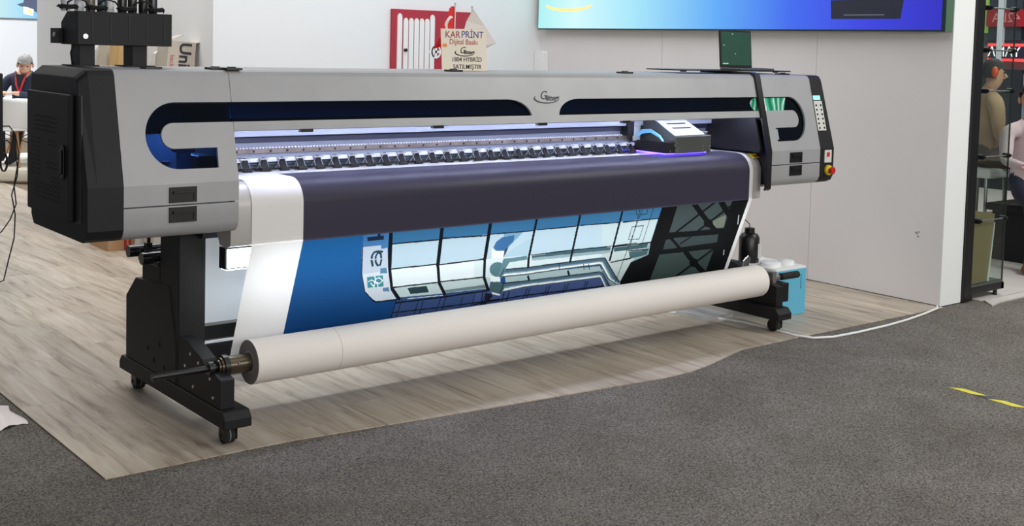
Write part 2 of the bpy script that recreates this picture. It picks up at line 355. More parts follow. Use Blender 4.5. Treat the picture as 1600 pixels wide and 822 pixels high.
('P',(62, 138, 150),[(.78,.22),(.864,.22),(.883,.279),(.798,.278)]),
('L',(240, 245, 245),0.0045,[(.83,.249),(.832,.235),(.846,.229),(.87,.248)]),
('L',(240, 245, 245),0.0045,[(.83,.249),(.856,.261),(.867,.253),(.87,.248)]),
('L',(240, 245, 245),0.0045,[(.83,.249),(.807,.237),(.794,.245)]),
('L',(240, 245, 245),0.0045,[(.83,.249),(.831,.275),(.816,.262),(.809,.254)]),
('L',(240, 245, 245),0.0045,[(.83,.249),(.827,.23),(.821,.219)]),
('L',(240, 245, 245),0.0045,[(.83,.249),(.846,.262),(.852,.277)]),
('P',(17, 19, 21),[(2.571,-.08),(2.584,-.007),(2.585,.22),(2.597,.291),(2.476,.326),(2.441,.44),(2.463,.513),(3.349,.491),(3.307,-.024),(3.294,-.052)]),
('P',(66, 76, 76),[(2.705,-.007),(2.818,-.005),(3.156,-.007),(3.165,.174),(2.952,.172),(2.708,.163)]),
('P',(60, 70, 72),[(2.701,.209),(2.782,.203),(3.136,.213),(3.148,.266),(2.704,.271)]),
('P',(62, 76, 74),[(2.689,.3),(2.905,.304),(3.142,.307),(3.135,.467),(2.677,.464)]),
('P',(110, 116, 104),[(3.046,.119),(3.149,.083),(3.162,.17),(3.08,.167)]),
('L',(17, 19, 21),0.0300,[(2.826,-.012),(3.016,.13),(3.084,.177)]),
('L',(17, 19, 21),0.0360,[(3.053,-.009),(3.17,.089)]),
('L',(17, 19, 21),0.0168,[(2.766,.165),(3.014,-.006)]),
('L',(17, 19, 21),0.0168,[(2.951,.17),(3.175,.022)]),
('L',(17, 19, 21),0.0168,[(2.736,.199),(2.849,.281)]),
('L',(17, 19, 21),0.0120,[(2.833,.244),(2.899,.21)]),
('L',(17, 19, 21),0.0300,[(2.899,.304),(3.011,.388),(3.131,.471)]),
('L',(17, 19, 21),0.0168,[(2.877,.469),(3.142,.307)]),
('P',(17, 19, 21),[(3.051,.133),(3.053,.142),(3.051,.149),(3.045,.155),(3.036,.158),(3.024,.158),(3.012,.156),(2.999,.151),(2.988,.144),(2.979,.136),(2.973,.127),(2.971,.118),(2.973,.111),(2.979,.106),(2.988,.103),(3.0,.102),(3.012,.105),(3.025,.109),(3.036,.116),(3.045,.124)]),
('P',(17, 19, 21),[(3.044,.39),(3.046,.399),(3.044,.407),(3.038,.413),(3.029,.416),(3.018,.416),(3.005,.414),(2.992,.408),(2.98,.4),(2.971,.391),(2.965,.381),(2.963,.372),(2.965,.364),(2.97,.358),(2.979,.355),(2.991,.355),(3.004,.358),(3.017,.363),(3.028,.371),(3.038,.38)]),
('L',(200, 205, 205),0.0072,[(2.733,-.007),(2.777,-.008)]),
('L',(200, 205, 205),0.0072,[(2.91,-.004),(3.002,-.005)]),
('L',(200, 205, 205),0.0072,[(3.163,-.004),(3.193,-.005)]),
('L',(200, 205, 205),0.0072,[(3.23,-.004),(3.286,-.004)]),
('L',(200, 205, 205),0.0072,[(3.261,.1),(3.279,.157)]),
('L',(200, 205, 205),0.0072,[(3.237,.328),(3.248,.358)])]
# ================================================================ SETTING
def carpet_mat():
    M = bpy.data.materials.new('grey_carpet'); M.use_nodes = True; nt = M.node_tree; p = nt.nodes['Principled BSDF']; p.inputs['Roughness'].default_value = 1; p.inputs['Specular IOR Level'].default_value = .1
    g = nt.nodes.new('ShaderNodeNewGeometry')
    def noise(s, d, a, b, c0, c1):
        n = nt.nodes.new('ShaderNodeTexNoise'); n.inputs['Scale'].default_value = s; n.inputs['Detail'].default_value = d; n.inputs['Roughness'].default_value = .72; nt.links.new(g.outputs['Position'], n.inputs['Vector'])
        r = nt.nodes.new('ShaderNodeValToRGB'); r.color_ramp.elements[0].position = a; r.color_ramp.elements[1].position = b
        r.color_ramp.elements[0].color = (*lin(c0), 1); r.color_ramp.elements[1].color = (*lin(c1), 1); nt.links.new(n.outputs['Fac'], r.inputs['Fac']); return n, r
    n1, r1 = noise(120, 8, .36, .64, (58, 55, 52), (154, 148, 142))
    n2, r2 = noise(1.6, 3, .35, .7, (222, 220, 216), (255, 255, 255))
    n3, r3 = noise(60, 2, .22, .27, (150, 148, 146), (255, 255, 255))
    x = nt.nodes.new('ShaderNodeMixRGB'); x.blend_type = 'MULTIPLY'; x.inputs[0].default_value = 1; nt.links.new(r1.outputs[0], x.inputs[1]); nt.links.new(r2.outputs[0], x.inputs[2])
    y = nt.nodes.new('ShaderNodeMixRGB'); y.blend_type = 'MULTIPLY'; y.inputs[0].default_value = .7; nt.links.new(x.outputs[0], y.inputs[1]); nt.links.new(r3.outputs[0], y.inputs[2])
    nt.links.new(y.outputs[0], p.inputs['Base Color'])
    b = nt.nodes.new('ShaderNodeBump'); b.inputs['Strength'].default_value = .35; b.inputs['Distance'].default_value = .004; nt.links.new(n1.outputs['Fac'], b.inputs['Height']); nt.links.new(b.outputs[0], p.inputs['Normal'])
    return M
def wood_mat():
    M = bpy.data.materials.new('grey_oak_laminate'); M.use_nodes = True; nt = M.node_tree; p = nt.nodes['Principled BSDF']; p.inputs['Roughness'].default_value = .42; p.inputs['Specular IOR Level'].default_value = .4
    g = nt.nodes.new('ShaderNodeNewGeometry'); oi = nt.nodes.new('ShaderNodeObjectInfo')
    mp = nt.nodes.new('ShaderNodeMapping'); mp.inputs['Scale'].default_value = (11, 1.1, 1); nt.links.new(g.outputs['Position'], mp.inputs['Vector'])
    ad = nt.nodes.new('ShaderNodeVectorMath'); ad.operation = 'ADD'; nt.links.new(mp.outputs[0], ad.inputs[0])
    sc = nt.nodes.new('ShaderNodeVectorMath'); sc.operation = 'SCALE'; sc.inputs[0].default_value = (3, 17, 5); nt.links.new(oi.outputs['Random'], sc.inputs['Scale']); nt.links.new(sc.outputs[0], ad.inputs[1])
    n = nt.nodes.new('ShaderNodeTexNoise'); n.inputs['Scale'].default_value = 1.6; n.inputs['Detail'].default_value = 7; n.inputs['Roughness'].default_value = .62; n.inputs['Distortion'].default_value = .6; nt.links.new(ad.outputs[0], n.inputs['Vector'])
    r = nt.nodes.new('ShaderNodeValToRGB'); e = r.color_ramp.elements
    e[0].position = .27; e[0].color = (*lin((120, 104, 88)), 1); e[1].position = .75; e[1].color = (*lin((204, 194, 181)), 1)
    k = e.new(.46); k.color = (*lin((176, 162, 146)), 1); nt.links.new(n.outputs['Fac'], r.inputs['Fac'])
    v = nt.nodes.new('ShaderNodeMapRange'); v.inputs['To Min'].default_value = .86; v.inputs['To Max'].default_value = 1.08; nt.links.new(oi.outputs['Random'], v.inputs['Value'])
    x = nt.nodes.new('ShaderNodeVectorMath'); x.operation = 'SCALE'; nt.links.new(r.outputs[0], x.inputs[0]); nt.links.new(v.outputs[0], x.inputs['Scale'])
    nt.links.new(x.outputs[0], p.inputs['Base Color']); return M
carpetm = carpet_mat(); woodm = wood_mat()
ob('floor_carpet', MB().box(-9, 16, -7, 16, -.03, -.006), carpetm, kind='structure')
edge = [(-.5, -.087), (.21, -.09), (1.13, -.2), (2.25, -.312), (2.45, -.30), (2.69, -.234), (2.97, -.152), (3.53, -.154), (4.93, -.175)]
def front_y(x):
    for (a, ya), (b, yb) in zip(edge, edge[1:]):
        if a <= x <= b: return ya+(yb-ya)*(x-a)/(b-a)
    return edge[0][1] if x < edge[0][0] else edge[-1][1]
floor = ob('floor', MB().prism([(x, y+.035) for x, y in edge]+[(4.93, 16), (-.5, 16)], -.0055, -.0022, 'z'), mat('floor_underlay', (120, 104, 84), .8), kind='structure')
pw, pl = .192, 1.285; ncol = int(5.43/pw)+1
std = mesh('plank', MB().box(.0004, pw-.0004, .0005, pl-.0005, -.005, 0), woodm)
for i in range(ncol):
    x0 = -.5+i*pw; x1 = min(x0+pw, 4.93); y = -.35-(i*.43 % 1)*pl
    while y < 7.2:
        ya = y; yb = y+pl; fy = max(front_y(x0), front_y(x1))
        if yb > fy+.002 and not (x0 > 1.76 and ya > 3.9):
            if ya > fy and x1-x0 > pw-.001: inst('plank', std, floor, (x0, ya, 0))
            elif ya > fy: ob('plank', MB().box(x0, x1-.0008, ya+.0006, yb-.0006, -.005, 0), woodm, floor)
            else: ob('plank', MB().prism([(x0+.0004, front_y(x0)), (x1-.0004, front_y(x1)), (x1-.0004, yb-.0005), (x0+.0004, yb-.0005)], -.005, 0, 'z'), woodm, floor)
        y += pl
ob('plank_field', MB().box(-.5, 1.76, 7.0, 16, -.0055, -.0004), woodm, floor, kind='stuff')
ob('floor_beyond', MB().box(5.35, 16, -.2, 16, -.0055, .0005), mat('pale_floor', (196, 190, 186), .5, var=.05, scale=4), kind='structure')

# walls
HB = 4.2
wb = ob('wall_back', MB().box(1.759, 4.93, 3.92, 8.0, 0, HB), mat('wall_paint_cool', (232, 233, 235), .6, 0, .3), kind='structure')
wr = ob('wall_right', MB().box(4.942, 5.178, -.147, 3.92, 0, HB), mat('wall_core', (150, 148, 146), .7), kind='structure')
for ya, yb in ((-.147, .893), (.896, 2.40), (2.403, 3.92)):
    ob('panel', MB().box(4.93, 4.942, ya, yb, 0, HB), wallm, wr)
ob('panel', MB().box(4.93, 5.178, -.152, -.147, 0, HB), mat('wall_paint_cool', (0, 0, 0)), wr)
b_ = MB()
for dy, dz in ((0, 0), (.012, -.012), (.004, -.03), (.02, -.004)): b_.box(4.9285, 4.93, .02+dy, .03+dy, .46+dz, .468+dz)
ob('scuff', b_, mat('scuff_paint', (120, 116, 116), .8), wr)
ob('trim_1', MB().box(4.9275, 4.93, -.15, 3.9, 0, .004), mat('joint_dark', (46, 46, 48), .7), kind='structure')
ob('wall_far', MB().box(-6, 9, 15.0, 15.2, 0, HB), mat('wall_bright', (240, 242, 246), .6), kind='structure')

# ================================================================ PRINTER
PR = thing('wide_format_printer', (1.61, .4, 0), 'long silver and black roll-to-roll printer filling the middle of the booth', 'printer')
XR = lambda x: 3.22-x     # the right cabinet mirrors the left one
def yf(z):                # front profile of the covers
    return -.1+(z-1.067)/.398*.1 if z >= 1.067 else -.1
nrm = Vector((0, -cos(math.atan(.1/.398)), sin(math.atan(.1/.398))*1)).normalized()
def on_front(th=.012, off=0):
    def fn(x, z, t):
        p = Vector((x, yf(z), z))+nrm*off; return p-nrm*(th*t)
    return fn
TOP = [(.53, 1.488), (.03, 1.488), (.012, 1.482), (0, 1.465)]
SIDE = [(.53, .90), (.53, 1.475), (.515, 1.488), (.03, 1.488), (.012, 1.482), (0, 1.465), (-.1, 1.067), (-.1, .91), (-.085, .88), (-.05, .865), (.50, .865)]
BOT = [(-.1, .985), (-.1, .91), (-.092, .888), (-.075, .872), (-.05, .865), (.45, .865)]
def cabinet(mx, label):
    X = (lambda x: x) if not mx else XR
    def bx(b, x0, x1, *r): a, c = sorted((X(x0), X(x1))); return b.box(a, c, *r)
    a, c = sorted((X(-.44), X(.01)))
    body = ob('side_cabinet', MB().strip([(.53, .875)]+TOP, a, c, .012), silver, PR, smooth=True)
    body['label'] = label
    pts = [(-.44, 1.067), (.01, 1.067), (.01, 1.29)]+arc(-.235, 1.2425, .047, .0475, 90, 270, 14)+[(-.065, 1.195), (-.067, 1.119)]+arc(-.22, 1.243, .123, .1235, 270, 90, 22)+[(.01, 1.366), (.01, 1.466), (-.44, 1.466)]
    ob('front_panel', MB().plate([[(X(x), z) for x, z in pts]], on_front()), silver, body)
    ob('front_panel', MB().strip([(-.1, 1.067), (-.1, .990)], a, c, .012), silver, body)
    ob('lower_panel', MB().strip(BOT, a, c, .012), silver, body, smooth=True)
    ob('window', MB().plate([[(X(-.36), 1.10), (X(.008), 1.10), (X(.008), 1.385), (X(-.36), 1.385)]], on_front(.004, -.016)), acrylic, body)
    ob('inner_wall', MB().prism([(.52, .88), (.52, 1.47), (.03, 1.47), (-.075, 1.067), (-.075, .9), (-.04, .88)], *sorted((X(-.005), X(.006)))), black, body)
    ob('inner_tray', bx(MB(), -.43, -.01, -.06, .5, .885, 1.03), mat('inner_grey', (120, 124, 132), .5), body)
    ob('inner_back', bx(MB(), -.43, -.006, .40, .42, 1.03, 1.45), mat('inner_back', (70, 76, 92), .5), body)
    for z0, z1 in ((1.055, .997), (.98, .923)):      # recessed pulls
        p0, p1 = sorted((X(-.27), X(-.162)))
        b = MB().plate([[(p0, z1), (p1, z1), (p1, z0), (p0, z0)], [(p0+.012, z1+.008), (p1-.012, z1+.008), (p1-.012, z0-.02), (p0+.012, z0-.02)]], lambda x, z, t: (x, -.105+.006*t, z))
        b.box(p0+.01, p1-.01, -.1015, -.1002, z1+.006, z0-.018); b.box(p0+.014, p1-.014, -.113, -.104, z0-.023, z0-.014)
        ob('pull', b, blackgl, body, bevel=.002)
    return body
LC = cabinet(False, 'left cabinet in satin silver with a hook-shaped blue window')
RC = cabinet(True, 'right cabinet in satin silver with a hook-shaped blue window')
ob('light_strip', MB().box(-.13, -.02, .27, .30, 1.222, 1.227), mat('cabinet_fill', (200, 220, 255), .5, emit=(200, 220, 255), es=170), LC)  # light added to brighten the lower hook window, no strip known there
ob('light_blocker', MB().box(-.43, -.01, .18, .40, 1.232, 1.237), black, LC)  # added plate, stops that light reaching the upper window
# things visible through the left hook window
ob('capping_post', MB().box(-.15, -.105, .08, .12, 1.03, 1.18).box(-.165, -.09, .075, .13, 1.165, 1.185), alu, LC, bevel=.003)
ob('capping_block', MB().box(-.085, -.015, .06, .2, 1.03, 1.15), blackgl, LC, bevel=.004)
ob('wiper_rail', MB().box(-.42, -.16, .15, .17, 1.11, 1.125), blackgl, LC)
ob('tray_plate', MB().box(-.40, -.17, .02, .3, 1.03, 1.06).box(-.33, -.24, .14, .16, 1.10, 1.13), aluwhite, LC, bevel=.004)
b = MB()
for i in range(3): b.tube([(-.40+.02*i, .3, 1.40), (-.37+.02*i, .2, 1.33-.02*i), (-.33, .12, 1.25), (-.30+.02*i, .1, 1.12), (-.2, .12, 1.08)], .006, 8)
ob('ink_tube', b, mat('clear_tube', (190, 200, 210), .2), LC, smooth=True)
# iridescent green-white reflection painted on thin plates over the right-hand windows
def sheen_mat():
    M = bpy.data.materials.new('painted_sheen'); M.use_nodes = True; nt = M.node_tree; p = nt.nodes['Principled BSDF']; p.inputs['Roughness'].default_value = .25
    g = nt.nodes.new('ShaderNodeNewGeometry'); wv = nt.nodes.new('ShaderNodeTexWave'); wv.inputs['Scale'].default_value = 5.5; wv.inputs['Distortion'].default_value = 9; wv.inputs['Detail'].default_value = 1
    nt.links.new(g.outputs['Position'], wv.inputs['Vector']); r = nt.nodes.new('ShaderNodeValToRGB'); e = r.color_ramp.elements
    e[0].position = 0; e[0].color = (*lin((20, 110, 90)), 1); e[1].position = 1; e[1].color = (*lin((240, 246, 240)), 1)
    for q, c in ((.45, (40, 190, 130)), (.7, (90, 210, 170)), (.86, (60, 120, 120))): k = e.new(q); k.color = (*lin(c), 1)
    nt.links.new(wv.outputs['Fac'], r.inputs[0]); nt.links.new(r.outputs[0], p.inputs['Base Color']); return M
sheenm = sheen_mat()
ob('sheen_plate', MB().plate([[(3.212, 1.292), (3.40, 1.292), (3.43, 1.364), (3.212, 1.364)]], on_front(.001, -.0135)), sheenm, RC)
ob('sheen_plate', MB().plate([arc(3.165, 1.328, .05, .036, 90, 270, 12)+[(3.206, 1.292), (3.206, 1.364)]], on_front(.001, -.0135)), sheenm, PR)
ob('pale_edge', MB().plate([[(3.29, 1.132), (3.318, 1.132), (3.318, 1.19), (3.29, 1.19)]], on_front(.001, -.0135)), mat('pale_silver', (180, 190, 200), .3, .5), RC)  # pale plate for the silvery end of the window's lower leg
ob('inner_post', MB().box(3.285, 3.31, .0, .05, 1.03, 1.22), alu, RC)
# end caps
def endcap(mx):
    X = (lambda x: x) if not mx else XR
    par = RC if mx else LC
    b = MB()
    xo, xi = X(-.572), X(-.441)
    prof = SIDE; n = len(prof)
    inset = [(min(y, .5), z) for y, z in prof]
    prof2 = [(.53, .90), (.53, 1.44), (.515, 1.455), (.045, 1.455), (.02, 1.447), (.006, 1.435), (-.1, 1.067), (-.1, .91), (-.085, .88), (-.05, .865), (.50, .865)]
    xm = X(-.535) if not mx else X(-.55)
    V = [(xo, y, z) for y, z in prof2]+[(xm, y, z) for y, z in prof]+[(xi, y, z) for y, z in prof]
    F = [tuple(range(n))]+[(i, (i+1) % n, n+(i+1) % n, n+i) for i in range(n)]+[(n+i, n+(i+1) % n, 2*n+(i+1) % n, 2*n+i) for i in range(n)]+[tuple(range(2*n, 3*n))]
    b.add(V, F); return ob('end_cap', b, black, par, bevel=.003)
endcap(False); endcap(True)
ob('side_door', MB().box(-.592, -.572, .03, .515, .93, 1.393), black, LC, bevel=.006)
ob('door_jamb', MB().box(-.5735, -.570, -.045, .03, .93, 1.393), blackgl, LC)
ob('door_handle', MB().prism([(.072, 1.09), (.072, 1.2), (.088, 1.21), (.103, 1.2), (.103, 1.09), (.088, 1.08)], -.60, -.592).box(-.612, -.60, .078, .090, 1.10, 1.19), blackgl, LC, bevel=.004)
b = MB()
for blk in ((.17, .42, 1.30, 1.23, 14), (.36, .45, 1.215, 1.06, 4), (.17, .25, 1.215, 1.18, 4), (.13, .27, 1.13, 1.09, 8), (.15, .22, 1.08, 1.06, 4), (.13, .42, 1.045, .965, 15)):
    y0, y1, z1, z0, n = blk; rows = max(2, int((z1-z0)/.017))
    for r in range(rows):
        for i in range(n):
            y = y0+(y1-y0)*i/(n-1); z = z1-.017*r-.004*(i % 2)
            b.box(-.5925, -.5915, y-.004, y+.004, z-.003, z+.003)
ob('vent_slots', b, mat('slot_black', (6, 6, 7), .9), LC, kind='stuff')
# control panel on the right cap
def cp(b, x0, x1, z0, z1, off, th=.004): return b.plate([[(x0, z0), (x1, z0), (x1, z1), (x0, z1)]], on_front(th, off))
ob('display', cp(MB(), 3.668, 3.732, 1.347, 1.371, .003), mat('lcd', (130, 190, 200), .3, emit=(150, 220, 235), es=.9), RC)
ob('keypad', cp(MB(), 3.666, 3.742, 1.17, 1.340, .003), mat('keypad_grey', (205, 205, 200), .5), RC)
b = MB()
for i in range(6):
    for xx in (3.682, 3.725):
        z = 1.315-.026*i; c = Vector((xx, yf(z), z))+nrm*.003; b.cyl(c, c+nrm*.003, .006, 8)
ob('key', b, blackgl, RC, kind='stuff')
ob('status_plate', MB().box(3.70, 3.765, -.104, -.1, .985, 1.058), mat('keypad_grey', (0, 0, 0)), RC)
ob('status_button', MB().box(3.72, 3.742, -.108, -.104, 1.02, 1.045), mat('red_lens', (210, 40, 50), .3), RC)
ob('emergency_collar', MB().cyl((3.738, -.1, .94), (3.738, -.112, .94), .030, 20), mat('yellow_plastic', (222, 196, 40), .4), RC)
ob('emergency_stop', MB().cyl((3.738, -.112, .94), (3.738, -.128, .94), .012, 16).cyl((3.738, -.126, .94), (3.738, -.142, .94), .021, 16), mat('red_plastic', (190, 30, 34), .35), RC, bevel=.003)
# beam cover with its two long windows
pts = [(.012, 1.466), (.012, 1.366)]+[(1.385+.135*cos(t), 1.286+.080*sin(t)) for t in [radians(90-i*9) for i in range(11)]][0:10]+[(1.52, 1.29), (.012, 1.29), (.012, 1.255), (3.208, 1.255), (3.208, 1.29), (1.69, 1.29)]+[(1.825-.135*cos(t), 1.286+.080*sin(t)) for t in [radians(i*9) for i in range(11)]][1:]+[(3.208, 1.366), (3.208, 1.466)]
BC = ob('beam_cover', MB().plate([pts], on_front(.012)).strip(TOP, .012, 3.208, .012), silver, PR)
ob('window', MB().plate([[(.014, 1.28), (1.6, 1.28), (1.6, 1.375), (.014, 1.375)]], on_front(.004, -.016)), acrylic, BC)
ob('window', MB().plate([[(1.605, 1.28), (3.206, 1.28), (3.206, 1.375), (1.605, 1.375)]], on_front(.004, -.016)), acrylic, BC)
for x in (.30, .95, 1.55, 2.10):
    ob('hinge_clip', MB().box(x, x+.055, -.058, -.035, 1.243, 1.256), blackgl, BC)
for x, y, c_ in ((-.28, .06, LC), (-.02, .06, LC), (.03, .02, BC), (1.165, .10, BC), (2.22, .06, BC), (3.52, .08, RC)):
    ob('latch', MB().box(x-.025, x+.04, y-.02, y+.04, 1.488, 1.497).box(x-.012, x+.02, y-.005, y+.015, 1.497, 1.501), blackgl, c_, bevel=.002)
# black sealing strip beside the right cabinet
ob('seal_strip', MB().strip([(.4, 1.503), (.03, 1.503), (-.005, 1.49), (-.012, 1.465), (-.113, 1.067), (-.113, .86), (-.10, .85)], 3.165, 3.208, .012), blackgl, PR, smooth=True)
ob('side_guard', MB().prism([(.33, 1.06), (.33, 1.25), (-.03, 1.25), (-.075, 1.085), (-.07, 1.06)], 3.150, 3.164), black, PR)
# logo on the beam cover
lx, lz = 1.622, 1.375
MF = frame(Vector((lx, yf(lz), lz))+nrm*.0012, (1, 0, 0), (0, .1, .398))
logom = mat('logo_ink', (24, 24, 30), .4)
def logo(parent, M, k, name='logo'):
    lettering('G', .052*k, M @ Matrix.Translation((-.018*k, .006*k, 0)), parent, logom, 'lettering', shear=.35)
    lettering('litter', .031*k, M @ Matrix.Translation((.026*k, -.005*k, 0)), parent, logom, 'lettering', shear=.3, bold=.0007)
    o = arc(0, -.007*k, .070*k, .021*k, 150, 385, 26); i_ = arc(.003*k, -.004*k, .066*k, .019*k, 385, 150, 26)
    bb = MB().plate([o+i_], lambda x, y, t: M @ Vector((x, y, .0006-.0012*t)))
    ob('swoosh', bb, logom, parent)
    tip = MB().plate([[(.055*k, .0*k), (.078*k, .001*k), (.057*k, -.010*k)]], lambda x, y, t: M @ Vector((x, y, .0006-.0012*t)))
    ob('swoosh_tip', tip, logom, parent)
logo(BC, MF, 1.12)

# rail and carriage space
ob('back_housing', MB().box(.085, 3.40, .60, .615, .95, 1.46), dark, PR)
RL = ob('rail_beam', MB().box(.085, 3.40, .50, .60, 1.04, 1.42), mat('rail_grey', (128, 134, 150), .4, .4), PR)
ob('rail_guide', MB().box(.085, 3.40, .455, .5, 1.185, 1.25), mat('guide_grey', (176, 182, 198), .4, .2), RL, bevel=.003)
ob('rail_groove', MB().box(.085, 3.40, .492, .5, 1.155, 1.184), mat('groove_blue', (30, 34, 58), .5), RL)
ob('encoder_strip', MB().box(.085, 3.40, .488, .5, 1.108, 1.128), mat('encoder_brown', (130, 120, 116), .4, .3, var=.3, scale=16), RL)
b = MB(); hole = MB()
for i in range(207): b.box(.09+.0159*i, .09+.0159*i+.009, .484, .492, 1.129, 1.135)
ob('toothed_belt', b, aluwhite, RL, kind='stuff')
hm = mesh('screw_hole', MB().cyl((0, 0, 0), (0, -.003, 0), .005, 10), dark)
for i in range(40): inst('screw_hole', hm, RL, (.12+.0825*i, .488, 1.117))
ob('roller_mount', MB().box(.085, 3.40, .455, .5, 1.072, 1.09), aluwhite, RL, bevel=.002)
ob('roller_bar', MB().cyl((.09, .475, 1.062), (3.39, .475, 1.062), .008, 8), mat('teal_bar', (50, 66, 76), .4), RL)
# pinch rollers
PM = [mesh('pinch_roller', MB().prism([(.47, 1.082), (.455, 1.085), (.425, 1.042), (.44, 1.038)], -.016, .016).cyl((-.006, .452, 1.088), (.006, .452, 1.088), .005, 8), blackgl),
      mesh('roller_wheel', MB().cyl((-.020, .428, 1.041), (.024, .428, 1.041), .0085, 10), rubber, True),
      mesh('roller_bracket', MB().box(-.024, .024, .44, .47, 1.084, 1.09).prism([(.465, 1.086), (.46, 1.086), (.428, 1.045), (.432, 1.043)], -.0195, -.0175).prism([(.465, 1.086), (.46, 1.086), (.428, 1.045), (.432, 1.043)], .0175, .0195).prism([(.43, 1.086), (.434, 1.086), (.475, 1.04), (.47, 1.04)], -.022, -.0195), alu)]
for i in range(27):
    x = .305+.0905*i
    p = bpy.data.objects.new('pinch_roller', PM[0]); put(p, PR, (x, 0, 0))
    q_ = bpy.data.objects.new('roller_wheel', PM[1]); put(q_, p, (x, 0, 0))
    q_ = bpy.data.objects.new('roller_bracket', PM[2]); put(q_, p, (x, 0, 0))
ledm = mat('led_white', (235, 238, 255), .5, emit=(214, 222, 255), es=75)
ob('light_blocker', MB().box(.09, 3.40, .115, .46, 1.262, 1.266), black, PR)  # added plate, keeps the strip's light out of the beam windows
ob('light_strip', MB().box(.10, 3.30, .20, .215, 1.253, 1.259), ledm, PR)
# platen and apron
AP = [(.62, 1.026), (.22, 1.026)]+arc(.22, .926, .1, .1, 90, 180, 10)+[(.12, .785), (.125, .77), (.145, .764), (.22, .764), (.3, .9), (.62, .9)]
PT = ob('platen', MB().prism(AP, .084, 3.406), mat('platen_silver', (186, 184, 180), .4, .25), PR, smooth=True)
ob('warning_label', MB().plate([[(.0, .0), (.075, .0), (.075, .05), (0, .05)]], lambda u, v, t: (3.352+u, .135+v*.7 if t == 0 else .14+v*.7, 1.005+v*.45 if t == 0 else 1.003+v*.45)), mat('label_yellow', (214, 180, 20), .5), PT)
ob('label_print', MB().box(3.365, 3.38, .140, .150, 1.0115, 1.018).box(3.39, 3.415, .140, .150, 1.0115, 1.018), blackgl, PT)
ob('under_beam', MB().box(.06, 3.44, .33, .5, .78, .9), black, PR)
# print carriage
CX = 2.70
CG = ob('print_carriage', MB().prism([(.20, 1.045), (.20, 1.138), (.41, 1.24), (.47, 1.24), (.47, 1.045)], CX+.065, CX+.30), mat('carriage_grey', (72, 74, 72), .45), PR, bevel=.003)
ob('carriage_side', MB().prism([(.205, 1.047), (.205, 1.11), (.47, 1.105), (.47, 1.047)], CX, CX+.064), black, CG, bevel=.003)
ob('carriage_side', MB().box(CX+.301, CX+.36, .205, .47, 1.047, 1.14), mat('carriage_grey', (0, 0, 0)), CG, bevel=.003)
dz = .102/.21
def slope(u, v, t): y = .20+.21*v; return (u, y-.004+.004*t-.0005, 1.138+dz*.21*v+.006-.006*t)
x0, x1 = CX+.066, CX+.299
lo = [[(x0, .03), (x1, .03), (x1, .97), (x0, .97)]]
for v in (.32, .53, .75): lo.append([(x0+.04, v), (x1-.03, v), (x1-.03, v+.10), (x0+.04, v+.10)])
ob('slot_shade', MB().plate([[(x0+.03, .2), (x1-.02, .2), (x1-.02, .93), (x0+.03, .93)]], lambda u, v, t: (u, .20+.21*v-.001+.001*t, 1.138+dz*.21*v+.0015-.0015*t)), dark, CG)  # dark sheet added so the slots look like shaded openings
ob('slotted_panel', MB().plate(lo, slope), aluwhite, CG)
b = MB()
for xx, zz in ((CX+.02, 1.06), (CX+.055, 1.09), (CX+.08, 1.06), (CX+.08, 1.075), (CX+.285, 1.06), (CX+.285, 1.08), (CX+.34, 1.06), (CX+.34, 1.08)): b.cyl((xx, .20, zz), (xx, .196, zz), .004, 8)
ob('screw', b, screwm, CG)
ob('uv_lamp', MB().box(CX+.01, CX+.35, .23, .45, 1.040, 1.046), mat('uv_glow', (90, 60, 255), .5, emit=(92, 70, 255), es=9), CG)
b = MB()
for k in range(3): b.tube([(CX+.01, .46, 1.10+.01*k), (CX+.02, .42, 1.145+.008*k), (CX+.03, .36, 1.155+.006*k), (CX+.04, .30, 1.13+.004*k), (CX+.045, .27, 1.10)], .005, 8)
ob('ink_tube', b, mat('blue_tube', (120, 190, 226), .3), CG, smooth=True)
ob('mounting_arm', MB().box(CX-.02, CX+.03, .44, .455, 1.10, 1.21).box(CX-.01, CX+.02, .435, .44, 1.18, 1.20), alu, CG, bevel=.002)
ob('carriage_block', MB().box(CX-.07, CX-.022, .44, .5, 1.13, 1.21), blackgl, CG)

